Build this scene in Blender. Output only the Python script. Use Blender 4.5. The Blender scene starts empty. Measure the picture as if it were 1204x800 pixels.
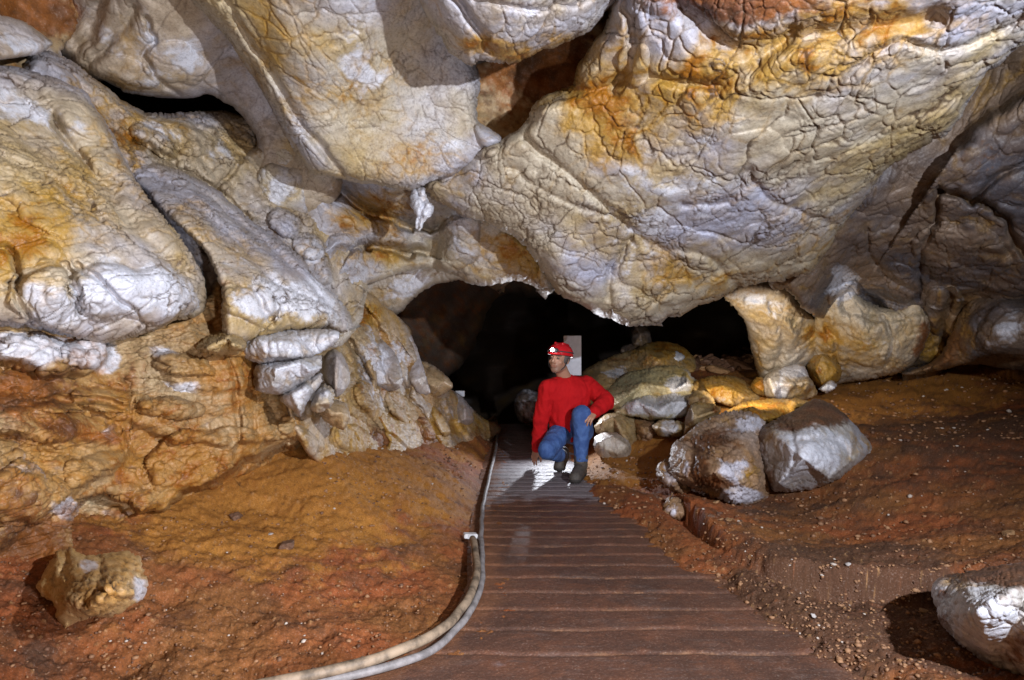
import bpy, math, random
import numpy as np
from mathutils import Vector, Matrix

random.seed(7)
rng = np.random.default_rng(7)
SC = bpy.context.scene
COL = SC.collection

# ------------------------------------------------------------------ camera
FPX, CX, CY, CZ = 800.0, 602.0, 400.0, 1.27
cam = bpy.data.cameras.new('camera')
cam.lens = 36.0 * FPX / 1204.0
cam.clip_start = 0.05
cam.clip_end = 200
cam_o = bpy.data.objects.new('camera', cam)
COL.objects.link(cam_o)
cam_o.location = (0, 0, CZ)
cam_o.rotation_euler = (math.radians(90), 0, 0)
SC.camera = cam_o

# ------------------------------------------------------------------ world (sealed cave: almost no ambient)
W = bpy.data.worlds.new('World')
SC.world = W
W.use_nodes = True
W.node_tree.nodes['Background'].inputs['Color'].default_value = (0.5, 0.42, 0.36, 1)
W.node_tree.nodes['Background'].inputs['Strength'].default_value = 0.02

# ------------------------------------------------------------------ lamps, plus an added warm fill
def aim(o, target):
    d = Vector(target) - o.location
    o.rotation_euler = d.to_track_quat('-Z', 'Y').to_euler()

def spot(name, loc, target, power, col, size=120, blend=0.6, radius=0.04):
    l = bpy.data.lights.new(name, 'SPOT')
    l.energy = power; l.color = col; l.spot_size = math.radians(size)
    l.spot_blend = blend; l.shadow_soft_size = radius
    o = bpy.data.objects.new(name, l); COL.objects.link(o)
    o.location = loc; aim(o, target)
    return o

def area(name, loc, target, power, col, size):
    l = bpy.data.lights.new(name, 'AREA')
    l.energy = power; l.color = col; l.shape = 'DISK'; l.size = size
    o = bpy.data.objects.new(name, l); COL.objects.link(o)
    o.location = loc; aim(o, target)
    return o

spot('key_lamp', (1.75, 0.10, 2.05), (0.10, 4.6, 2.0), 1050, (0.86, 0.91, 1.0), 106, 0.55, 0.03)
spot('left_lamp', (0.3, 0.6, 0.55), (-2.1, 3.9, 1.15), 205, (0.92, 0.93, 1.0), 116, 0.8, 0.04)
area('fill', (0.1, -1.0, 1.5), (0.3, 5.0, 1.1), 28, (1.0, 0.55, 0.26), 1.2)  # added ambient fill behind the camera, not a lamp of the cave
spot('back_lamp', (0.50, 7.65, 0.70), (0.25, 3.5, 1.1), 95, (0.88, 0.91, 1.0), 125, 0.6, 0.03)
spot('side_lamp', (2.2, 6.35, 0.95), (3.2, 8.6, 0.9), 45, (1.0, 0.86, 0.66), 150, 0.6, 0.05)

SC.view_settings.view_transform = 'Standard'
SC.view_settings.look = 'None'
SC.view_settings.exposure = 0.08
SC.view_settings.gamma = 1.0
SC.view_settings.use_curve_mapping = False
SC.render.engine = 'CYCLES'
SC.cycles.max_bounces = 4
SC.cycles.diffuse_bounces = 3
SC.cycles.glossy_bounces = 2
SC.cycles.sample_clamp_indirect = 4

# ------------------------------------------------------------------ helpers: pixels of the survey photo to points
def P(u, v, d):
    return ((u - CX) / FPX * d, d, CZ - (v - CY) / FPX * d)

def floor_d(v):
    return CZ * FPX / (v - CY)

# ---- numpy gradient noise
def _hash(ix, iy, iz, s):
    h = (ix.astype(np.int64) * 374761393 + iy.astype(np.int64) * 668265263 + iz.astype(np.int64) * 2147483647 + s * 974634777) & 0xffffffff
    h = ((h ^ (h >> 13)) * 1274126177) & 0xffffffff
    h = ((h ^ (h >> 16)) * 2246822519) & 0xffffffff
    return (h ^ (h >> 15)) & 0xffffffff

from concurrent.futures import ThreadPoolExecutor
_EX = ThreadPoolExecutor(4)
def noise3(p, seed=0):
    p = np.asarray(p, dtype=np.float64)
    if len(p) < 40000: return _noise3(p, seed)
    return np.concatenate(list(_EX.map(lambda c: _noise3(c, seed), np.array_split(p, 8))))
def _noise3(p, seed=0):
    i = np.floor(p).astype(np.int64)
    f = p - i
    w = f * f * f * (f * (f * 6 - 15) + 10)
    out = 0
    for dx in (0, 1):
        for dy in (0, 1):
            for dz in (0, 1):
                h = _hash(i[:, 0] + dx, i[:, 1] + dy, i[:, 2] + dz, seed)
                gx = ((h & 255) / 127.5 - 1); gy = (((h >> 8) & 255) / 127.5 - 1); gz = (((h >> 16) & 255) / 127.5 - 1)
                g = gx * (f[:, 0] - dx) + gy * (f[:, 1] - dy) + gz * (f[:, 2] - dz)
                wx = w[:, 0] if dx else 1 - w[:, 0]
                wy = w[:, 1] if dy else 1 - w[:, 1]
                wz = w[:, 2] if dz else 1 - w[:, 2]
                out = out + g * wx * wy * wz
    return out

def fbm(p, octs=4, seed=0, gain=0.5):
    a, s, t = 1.0, 0, 0
    for k in range(octs):
        s = s + a * noise3(p * (2.0 ** k), seed + k * 17)
        a *= gain
    return s

def catmull(pts, per=8, closed=True):
    pts = [np.array(p, float) for p in pts]
    n = len(pts); out = []
    rng_ = range(n) if closed else range(n - 1)
    for i in rng_:
        if closed:
            p0, p1, p2, p3 = pts[i - 1], pts[i], pts[(i + 1) % n], pts[(i + 2) % n]
        else:
            p0, p1, p2, p3 = pts[max(i - 1, 0)], pts[i], pts[i + 1], pts[min(i + 2, n - 1)]
        for k in range(per):
            t = k / per
            out.append(0.5 * ((2 * p1) + (-p0 + p2) * t + (2 * p0 - 5 * p1 + 4 * p2 - p3) * t * t + (-p0 + 3 * p1 - 3 * p2 + p3) * t ** 3))
    if not closed:
        out.append(pts[-1])
    return np.array(out)

def seg_dist(q, A, B):
    d = B - A
    L = max((d ** 2).sum(), 1e-9)
    t = np.clip(((q - A) @ d) / L, 0, 1)
    c = A + t[:, None] * d
    return np.hypot(q[:, 0] - c[:, 0], q[:, 1] - c[:, 1]), c, t

def poly_dist(q, poly, closed=True):
    best = np.full(len(q), 1e9); near = np.zeros_like(q)
    n = len(poly)
    for i in range(n if closed else n - 1):
        d, c, _ = seg_dist(q, poly[i], poly[(i + 1) % n])
        m = d < best
        best[m] = d[m]; near[m] = c[m]
    return best, near

def inside(q, poly):
    x, y = q[:, 0], q[:, 1]
    r = np.zeros(len(q), bool)
    n = len(poly)
    for i in range(n):
        x1, y1 = poly[i]; x2, y2 = poly[(i + 1) % n]
        if y1 == y2: continue
        c = ((y1 > y) != (y2 > y)) & (x < (x2 - x1) * (y - y1) / (y2 - y1) + x1)
        r ^= c
    return r

def tps(pts, vals, smooth=1e-3):
    p = np.array(pts, float) / 300.0
    n = len(p)
    r2 = ((p[:, None] - p[None]) ** 2).sum(-1)
    K = np.where(r2 > 0, 0.5 * r2 * np.log(np.maximum(r2, 1e-12)), 0) + np.eye(n) * smooth
    Q = np.c_[np.ones(n), p]
    A = np.block([[K, Q], [Q.T, np.zeros((3, 3))]])
    s = np.linalg.solve(A, np.r_[vals, 0, 0, 0])
    def f(q):
        q = q / 300.0
        out = s[n] + q @ s[n + 1:]
        for i in range(n):
            r2 = ((q - p[i]) ** 2).sum(-1)
            out = out + s[i] * np.where(r2 > 0, 0.5 * r2 * np.log(np.maximum(r2, 1e-12)), 0)
        return out
    return f

def make_mesh(name, V, Fs, mat, attrs=None, smooth=True, parent=None, origin=None):
    V = np.asarray(V, dtype=np.float64)
    if origin is not None:
        V = V - np.array(origin)
    me = bpy.data.meshes.new(name)
    if isinstance(Fs, np.ndarray):
        k = Fs.shape[1]
        me.vertices.add(len(V)); me.vertices.foreach_set('co', V.astype(np.float32).ravel())
        me.loops.add(Fs.size); me.loops.foreach_set('vertex_index', Fs.astype(np.int32).ravel())
        me.polygons.add(len(Fs)); me.polygons.foreach_set('loop_start', np.arange(0, Fs.size, k, dtype=np.int32))
        me.update(calc_edges=True); me.validate()
    else:
        me.from_pydata([tuple(v) for v in V], [], [tuple(f) for f in Fs]); me.update()
    if smooth:
        me.polygons.foreach_set('use_smooth', np.ones(len(me.polygons), bool))
    for k, a in (attrs or {}).items():
        if len(a) == len(me.vertices):
            at = me.attributes.new(k, 'FLOAT', 'POINT')
            at.data.foreach_set('value', np.asarray(a, np.float32))
    if mat: me.materials.append(mat)
    o = bpy.data.objects.new(name, me)
    COL.objects.link(o)
    if mat and mat.name in RELIEF:
        md = o.modifiers.new('relief', 'NODES'); md.node_group = RELIEF[mat.name]
    if origin is not None and parent is None: o.location = origin
    if parent is not None: o.parent = parent
    return o

def tag(o, label=None, cat=None, group=None, kind=None):
    if label: o['label'] = label
    if cat: o['category'] = cat
    if group: o['group'] = group
    if kind: o['kind'] = kind
    return o

# ------------------------------------------------------------------ materials
class NT:
    def __init__(s, name, disp=True):
        s.m = bpy.data.materials.new(name); s.m.use_nodes = True
        s.t = s.m.node_tree; s.t.nodes.clear()
        s.out = s.n('ShaderNodeOutputMaterial'); s.b = s.n('ShaderNodeBsdfPrincipled')
        s.l(s.b.outputs[0], s.out.inputs['Surface'])
        if disp: s.m.displacement_method = 'BOTH'
    def n(s, t, **k):
        x = s.t.nodes.new(t)
        for a, b in k.items(): setattr(x, a, b)
        return x
    def l(s, a, b): s.t.links.new(a, b)
    def inp(s, sock, v):
        if hasattr(v, 'is_linked') or isinstance(v, bpy.types.NodeSocket): s.l(v, sock)
        elif isinstance(v, (tuple, list)):
            sock.default_value = tuple(v) + ((1,) if len(v) == 3 and len(sock.default_value) == 4 else ())
        else: sock.default_value = v
    def math(s, op, a, b=0.0, c=None, clamp=False):
        x = s.n('ShaderNodeMath', operation=op, use_clamp=clamp); s.inp(x.inputs[0], a); s.inp(x.inputs[1], b)
        if c is not None: s.inp(x.inputs[2], c)
        return x.outputs[0]
    def vmath(s, op, a, b=None, sc=None):
        x = s.n('ShaderNodeVectorMath', operation=op); s.inp(x.inputs[0], a)
        if b is not None: s.inp(x.inputs[1], b)
        if sc is not None: s.inp(x.inputs['Scale'], sc)
        return x.outputs[0]
    def ramp(s, v, a, b, lo=0.0, hi=1.0, smooth=True):
        x = s.n('ShaderNodeMapRange', interpolation_type='SMOOTHSTEP' if smooth else 'LINEAR'); x.clamp = True
        s.inp(x.inputs['Value'], v); x.inputs['From Min'].default_value = a; x.inputs['From Max'].default_value = b
        x.inputs['To Min'].default_value = lo; x.inputs['To Max'].default_value = hi
        return x.outputs['Result']
    def mix(s, f, a, b, mode='MIX'):
        x = s.n('ShaderNodeMix', data_type='RGBA', blend_type=mode)
        s.inp(x.inputs[0], f); s.inp(x.inputs[6], a); s.inp(x.inputs[7], b)
        return x.outputs[2]
    def noise(s, co, scale, detail=5, rough=0.55, dist=0.0):
        x = s.n('ShaderNodeTexNoise'); s.l(co, x.inputs['Vector']); x.inputs['Scale'].default_value = scale
        x.inputs['Detail'].default_value = detail; x.inputs['Roughness'].default_value = rough; x.inputs['Distortion'].default_value = dist
        return x
    def vor(s, co, scale, feature='DISTANCE_TO_EDGE', rnd=1.0):
        x = s.n('ShaderNodeTexVoronoi', feature=feature); s.l(co, x.inputs['Vector']); x.inputs['Scale'].default_value = scale
        x.inputs['Randomness'].default_value = rnd
        return x
    def attr(s, name):
        x = s.n('ShaderNodeAttribute'); x.attribute_name = name; return x.outputs['Fac']


class GNT(NT):
    """procedural colour and relief computed on the dense mesh itself (stored as point attributes)"""
    def __init__(s, name):
        s.t = bpy.data.node_groups.new(name, 'GeometryNodeTree')
        s.t.interface.new_socket('Geometry', in_out='INPUT', socket_type='NodeSocketGeometry')
        s.t.interface.new_socket('Geometry', in_out='OUTPUT', socket_type='NodeSocketGeometry')
        s.gi = s.n('NodeGroupInput'); s.go = s.n('NodeGroupOutput')
        s.pos = s.n('GeometryNodeInputPosition').outputs[0]
    def attr(s, name):
        x = s.n('GeometryNodeInputNamedAttribute'); x.data_type = 'FLOAT'; x.inputs['Name'].default_value = name
        return x.outputs['Attribute']
    def sep(s, c):
        x = s.n('FunctionNodeSeparateColor'); s.l(c, x.inputs[0]); return x.outputs
    def finish(s, h, mid, col, rough=None):
        nrm = s.n('GeometryNodeInputNormal').outputs[0]
        off = s.vmath('SCALE', nrm, sc=s.math('SUBTRACT', h, mid))
        geo = s.gi.outputs[0]
        for nm, dt, val in (('col', 'FLOAT_COLOR', col), ('hgt', 'FLOAT', h)) + ((('rgh', 'FLOAT', rough),) if rough is not None else ()):
            st = s.n('GeometryNodeStoreNamedAttribute'); st.data_type = dt; st.domain = 'POINT'; st.inputs['Name'].default_value = nm
            s.l(geo, st.inputs['Geometry']); s.l(val, st.inputs['Value']); geo = st.outputs[0]
        sp = s.n('GeometryNodeSetPosition'); s.l(geo, sp.inputs['Geometry']); s.l(off, sp.inputs['Offset'])
        s.l(sp.outputs[0], s.go.inputs[0])
        return s.t

RELIEF = {}
def attr_mat(name, rough=(0.4, 0.7), fine=0.004, fscale=70, spec=0.5, dark=0.45, speck=None):
    N = NT(name, disp=False)
    tc = N.n('ShaderNodeTexCoord')
    a = N.n('ShaderNodeAttribute'); a.attribute_name = 'col'
    f1 = N.noise(tc.outputs['Object'], fscale, 5, 0.74)
    hs = N.n('ShaderNodeHueSaturation'); hs.inputs['Saturation'].default_value = 1.10; hs.inputs['Value'].default_value = 0.95; N.l(a.outputs['Color'], hs.inputs['Color'])
    c = N.mix(N.ramp(f1.outputs['Fac'], 0.46, 0.72, 0, dark), hs.outputs['Color'], (0.045, 0.028, 0.018))
    c = N.mix(N.ramp(f1.outputs['Fac'], 0.46, 0.28, 0, 0.22), c, (0.75, 0.66, 0.58))
    N.l(c, N.b.inputs['Base Color'])
    N.l(N.ramp(f1.outputs['Fac'], 0.3, 0.7, rough[0], rough[1]), N.b.inputs['Roughness'])
    N.b.inputs['Specular IOR Level'].default_value = spec
    bn = N.n('ShaderNodeBump'); bn.inputs['Strength'].default_value = 1.0; bn.inputs['Distance'].default_value = fine
    N.l(f1.outputs['Fac'], bn.inputs['Height']); N.l(bn.outputs[0], N.b.inputs['Normal'])
    return N.m

def rock_mat(name, c1, c2, stain=(0.42, 0.245, 0.055), mud=(0.17, 0.066, 0.024), pale=(0.70, 0.72, 0.80),
             crackcol=(0.06, 0.033, 0.018), scale=1.0, rot=(0, 0, 0), stretch=(1, 1, 1), plate=0.018, fine=0.006, grain=0.003,
             crack=0.9, rough=0.45, base_stain=0.0, base_mud=0.0, base_pale=0.0, seed=0.0, mudamt=1.0, lump=1.0):
    N = GNT(name + '_relief')
    iso = N.vmath('ADD', N.pos, (seed, seed * 1.7, -seed))
    r1 = N.n('ShaderNodeVectorRotate', rotation_type='EULER_XYZ'); N.l(iso, r1.inputs['Vector']); r1.inputs['Rotation'].default_value = [math.radians(r) for r in rot]
    raw = N.vmath('MULTIPLY', r1.outputs[0], tuple(stretch))
    w1 = N.noise(raw, 1.9 * scale, 2); w2 = N.noise(raw, 8 * scale, 3)
    co = N.vmath('ADD', raw, N.vmath('SCALE', N.vmath('SUBTRACT', w1.outputs['Color'], (0.5, 0.5, 0.5)), sc=0.38 / scale))
    co = N.vmath('ADD', co, N.vmath('SCALE', N.vmath('SUBTRACT', w2.outputs['Color'], (0.5, 0.5, 0.5)), sc=0.07 / scale))
    D = [N.vor(co, f * scale).outputs['Distance'] for f in (2.3, 5.5, 12.5)]
    R1 = N.sep(N.vor(co, 5.5 * scale, 'F1').outputs['Color']); R3 = N.sep(N.vor(co, 12.5 * scale, 'F1').outputs['Color'])
    big = N.sep(N.noise(iso, 1.1, 4, 0.55).outputs['Color'])
    ch = N.sep(N.noise(iso, 2.3, 3).outputs['Color'])
    med = N.noise(iso, 5, 9, 0.62).outputs['Fac']; hi = N.noise(iso, 26, 6, 0.6).outputs['Fac']
    patch = N.sep(N.noise(iso, 3.4, 10, 0.68, 0.3).outputs['Color'])
    dev = N.ramp(ch[0], 0.44, 0.60, 0.08, 1.0); dev3 = N.ramp(ch[1], 0.42, 0.58, 0.05, 1.0)
    p1, p2, p3 = N.ramp(D[0], 0, 0.035), N.ramp(D[1], 0, 0.075), N.ramp(D[2], 0, 0.13)
    h = N.math('MULTIPLY', p1, plate * 0.8)
    h = N.math('ADD', h, N.math('MULTIPLY', N.math('MULTIPLY', p2, dev), plate * 0.6))
    h = N.math('ADD', h, N.math('MULTIPLY', N.math('MULTIPLY', N.math('MULTIPLY', p2, R1[1]), dev), plate * 0.5))
    h = N.math('ADD', h, N.math('MULTIPLY', N.math('MULTIPLY', p3, dev3), fine))
    h = N.math('ADD', h, N.math('MULTIPLY', N.math('MULTIPLY', N.math('MULTIPLY', p3, R3[2]), dev3), fine * 0.8))
    h = N.math('ADD', h, N.math('MULTIPLY', N.math('SUBTRACT', med, 0.5), plate * 1.3 * lump))
    h = N.math('ADD', h, N.math('MULTIPLY', N.math('SUBTRACT', hi, 0.5), grain * 2.6))
    c = N.mix(N.ramp(big[0], 0.40, 0.60), c1, c2)
    warm = (c1[0] * 0.92, c1[1] * 0.76, c1[2] * 0.40)
    c = N.mix(N.ramp(N.math('ADD', big[1], N.math('MULTIPLY', N.math('SUBTRACT', patch[0], 0.5), 0.5)), 0.50, 0.70, 0, 0.75), c, warm)
    c = N.mix(N.math('MULTIPLY', N.math('MULTIPLY', R1[0], dev), 0.38), c, (c1[0] * 0.50, c1[1] * 0.46, c1[2] * 0.42))
    c = N.mix(N.ramp(med, 0.42, 0.72, 0, 0.45), c, (c1[0] * 0.55, c1[1] * 0.44, c1[2] * 0.32))
    pa = N.math('ADD', N.attr('pale'), base_pale)
    pf = N.ramp(N.math('ADD', patch[1], N.math('MULTIPLY', pa, 0.42)), 0.63, 0.76)
    c = N.mix(N.math('MULTIPLY', pf, 0.85), c, pale)
    st = N.math('ADD', N.attr('stain'), base_stain)
    k2w = N.ramp(D[1], 0.0, 0.16, 0.10, 0.0)
    sv = N.math('ADD', N.math('ADD', patch[2], N.math('MULTIPLY', st, 0.34)), k2w)
    c = N.mix(N.ramp(sv, 0.56, 0.92, 0, 0.9), c, stain)
    c = N.mix(N.ramp(N.math('ADD', sv, N.math('SUBTRACT', med, 0.5)), 0.84, 1.05, 0, 0.8), c, (stain[0] * 0.68, stain[1] * 0.42, stain[2] * 0.35))
    mu = N.math('ADD', N.attr('mud'), base_mud)
    mf = N.ramp(N.math('ADD', N.math('MULTIPLY', N.math('ADD', patch[0], hi), 0.5), N.math('MULTIPLY', mu, 0.42)), 0.64, 0.84)
    mcol = N.mix(N.ramp(med, 0.35, 0.65), (mud[0] * 1.7, mud[1] * 1.55, mud[2] * 1.3), (mud[0] * 0.5, mud[1] * 0.45, mud[2] * 0.45))
    c = N.mix(N.math('MULTIPLY', mf, 0.93 * mudamt), c, mcol)
    k1 = N.ramp(D[0], 0.004, 0.016, 1, 0); k2 = N.math('MULTIPLY', N.ramp(D[1], 0.006, 0.034, 1, 0), dev); k3 = N.math('MULTIPLY', N.math('MULTIPLY', N.ramp(D[2], 0.01, 0.065, 1, 0), dev3), 0.7)
    brk = N.ramp(N.math('ADD', ch[2], N.math('MULTIPLY', N.math('SUBTRACT', hi, 0.5), 0.8)), 0.36, 0.56, 0.05, 1)
    k = N.math('MULTIPLY', N.math('MULTIPLY', N.math('MAXIMUM', N.math('MAXIMUM', k1, k2), k3), brk), crack)
    c = N.mix(k, c, crackcol)
    c = N.mix(N.ramp(hi, 0.52, 0.75, 0, 0.40), c, (0.10, 0.06, 0.035))
    m = attr_mat(name, (rough - 0.10, rough + 0.22), fine=0.004)
    RELIEF[name] = N.finish(h, plate * 1.1, c)
    return m

def soil_mat(name, a, b, dark, pebble=(0.42, 0.24, 0.12), rough=0.75, amp=0.012, seed=0):
    N = GNT(name + '_relief')
    co = N.pos
    big = N.sep(N.noise(co, 1.3, 5).outputs['Color']); med = N.sep(N.noise(co, 4.5, 10, 0.68).outputs['Color']); clod = N.noise(co, 21, 7, 0.68).outputs['Fac']; fin = N.noise(co, 75, 4, 0.7).outputs['Fac']
    v = N.vor(N.vmath('ADD', co, N.vmath('SCALE', N.noise(co, 30, 2).outputs['Color'], sc=0.03)), 34, 'F1')
    peb = N.ramp(v.outputs['Distance'], 0.10, 0.38, 1, 0)
    sel = N.sep(v.outputs['Color'])
    pm = N.math('MULTIPLY', peb, N.ramp(sel[0], 0.80, 0.86))
    h = N.math('MULTIPLY', med[0], amp * 3.4)
    h = N.math('ADD', h, N.math('MULTIPLY', N.ramp(clod, 0.30, 0.72), amp * 1.0))
    h = N.math('ADD', h, N.math('MULTIPLY', fin, amp * 0.55)); h = N.math('ADD', h, N.math('MULTIPLY', pm, amp * 0.5))
    c = N.mix(N.ramp(big[0], 0.40, 0.60), a, b)
    c = N.mix(N.ramp(med[1], 0.46, 0.66, 0, 0.85), c, dark)
    c = N.mix(N.ramp(N.math('ADD', med[2], N.math('MULTIPLY', N.attr('stain'), 0.45)), 0.58, 0.82), c, N.mix(med[0], (0.50, 0.25, 0.08), (0.30, 0.125, 0.04)))
    c = N.mix(N.ramp(N.math('ADD', med[0], N.math('MULTIPLY', N.attr('mud'), 0.45)), 0.62, 0.86, 0, 0.9), c, (0.085, 0.042, 0.025))
    c = N.mix(N.ramp(clod, 0.42, 0.30, 0, 0.75), c, (dark[0] * 0.4, dark[1] * 0.4, dark[2] * 0.4))
    c = N.mix(N.ramp(clod, 0.58, 0.74, 0, 0.5), c, (a[0] * 1.5, a[1] * 1.7, a[2] * 1.8))
    c = N.mix(pm, c, pebble)
    m = attr_mat(name, (rough - 0.1, rough + 0.1), fine=0.006, fscale=110, spec=0.3, dark=0.7)
    RELIEF[name] = N.finish(h, amp * 2.4, c)
    return m

def plain(name, col, rough=0.6, metal=0.0, bump=0.0, bscale=60, var=0.25, emit=None, spec=0.5):
    N = NT(name, disp=False)
    tc = N.n('ShaderNodeTexCoord'); nz = N.noise(tc.outputs['Object'], bscale, 5, 0.6)
    c = N.mix(N.ramp(nz.outputs['Fac'], 0.35, 0.7, 0, 1), col, tuple(x * (1 - var) for x in col))
    N.l(c, N.b.inputs['Base Color']); N.b.inputs['Roughness'].default_value = rough; N.b.inputs['Metallic'].default_value = metal
    N.b.inputs['Specular IOR Level'].default_value = spec
    if bump:
        bn = N.n('ShaderNodeBump'); bn.inputs['Strength'].default_value = 0.6; bn.inputs['Distance'].default_value = bump
        N.l(nz.outputs['Fac'], bn.inputs['Height']); N.l(bn.outputs[0], N.b.inputs['Normal'])
    if emit:
        N.b.inputs['Emission Color'].default_value = (1, 1, 1, 1); N.b.inputs['Emission Strength'].default_value = emit
    return N.m

BEIGE = (0.52, 0.46, 0.36); LAV = (0.43, 0.44, 0.54); TAN = (0.46, 0.36, 0.25)
M_slab = rock_mat('ceiling_rock', BEIGE, LAV, scale=1.15, rot=(20, 35, 35), stretch=(1.0, 0.8, 1.35), plate=0.012, fine=0.004, lump=1.3, seed=3)
M_slab2 = rock_mat('ceiling_rock_left', (0.52, 0.46, 0.36), (0.46, 0.46, 0.52), scale=1.3, rot=(10, -30, -20), stretch=(1.0, 0.9, 1.6), plate=0.008, fine=0.003, crack=0.6, lump=1.4, seed=8)
M_smooth = rock_mat('smooth_rock', (0.48, 0.40, 0.31), (0.48, 0.46, 0.50), scale=0.8, rot=(0, 30, 60), stretch=(1, 1, 2.2), plate=0.006, fine=0.002, grain=0.0018, crack=0.4, seed=12)
M_left = rock_mat('left_wall_rock', (0.50, 0.42, 0.31), (0.44, 0.44, 0.51), scale=1.25, rot=(0, 38, 0), stretch=(0.55, 1.0, 2.1), plate=0.011, fine=0.005, rough=0.36, seed=5)
M_mudrock = rock_mat('mud_coated_rock', (0.46, 0.36, 0.23), (0.40, 0.25, 0.11), stain=(0.36, 0.17, 0.045), mud=(0.17, 0.065, 0.022), scale=1.1, rot=(0, 12, 0), stretch=(0.6, 1, 2.6), plate=0.013, fine=0.006, grain=0.006, base_stain=0.28, base_mud=0.24, rough=0.55, crack=0.5, seed=21)
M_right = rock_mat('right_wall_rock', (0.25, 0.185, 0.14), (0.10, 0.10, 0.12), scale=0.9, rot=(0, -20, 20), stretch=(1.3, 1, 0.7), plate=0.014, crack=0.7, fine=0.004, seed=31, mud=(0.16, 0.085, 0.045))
M_pillar = rock_mat('pillar_rock', (0.52, 0.45, 0.35), (0.54, 0.49, 0.43), scale=0.8, rot=(0, 10, 0), stretch=(1.8, 1.2, 0.6), plate=0.012, crack=0.35, seed=41, base_stain=0.0)
M_bould = rock_mat('boulder_rock', (0.34, 0.22, 0.14), (0.44, 0.36, 0.32), mud=(0.10, 0.042, 0.020), pale=(0.70, 0.71, 0.82), scale=1.7, rot=(10, 40, 20), plate=0.026, fine=0.008, grain=0.005, crack=0.5, rough=0.42, seed=51)
M_ochre = rock_mat('ochre_boulder_rock', (0.48, 0.37, 0.22), (0.42, 0.30, 0.17), scale=1.8, rot=(0, 15, 0), plate=0.012, fine=0.005, grain=0.003, base_stain=0.3, crack=0.5, seed=61)
M_knob = rock_mat('knobbly_ochre_rock', (0.60, 0.42, 0.22), (0.56, 0.48, 0.36), stain=(0.42, 0.20, 0.05), mud=(0.12, 0.05, 0.02), scale=2.4, rot=(0, 25, 10), plate=0.012, fine=0.004, grain=0.003, base_stain=0.3, crack=0.95, lump=0.5, seed=66)
M_yellow = rock_mat('yellow_slab_rock', (0.62, 0.54, 0.34), (0.48, 0.44, 0.28), scale=1.5, plate=0.012, fine=0.006, grain=0.004, crack=0.3, seed=71)
M_white = rock_mat('white_boulder_rock', (0.50, 0.48, 0.46), (0.47, 0.47, 0.52), mud=(0.10, 0.042, 0.018), scale=1.4, plate=0.008, fine=0.004, crack=0.3, rough=0.4, seed=81)
M_soil_red = soil_mat('red_soil', (0.26, 0.095, 0.05), (0.20, 0.085, 0.042), (0.10, 0.042, 0.025))
M_tan = rock_mat('tan_smooth_rock', (0.50, 0.37, 0.23), (0.47, 0.42, 0.38), scale=0.9, rot=(0, 40, 0), stretch=(0.8, 1, 2.2), plate=0.006, fine=0.003, crack=0.5, lump=1.2, seed=15, base_stain=0.25)
M_dark = rock_mat('unlit_cavern_rock', (0.10, 0.08, 0.07), (0.12, 0.09, 0.07), scale=0.7, plate=0.03, crack=0.3, seed=91)  # very dark albedo puts the unlit depth of the tunnel into the colour

# ------------------------------------------------------------------ rock mass builder
def blobs(q, lst):
    a = np.zeros(len(q))
    for (u, v, ru, rv, w) in (lst or []):
        r = ((q[:, 0] - u) / ru) ** 2 + ((q[:, 1] - v) / rv) ** 2
        a = a + w * np.exp(-r)
    return np.clip(a, -1, 1.3)

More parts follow.
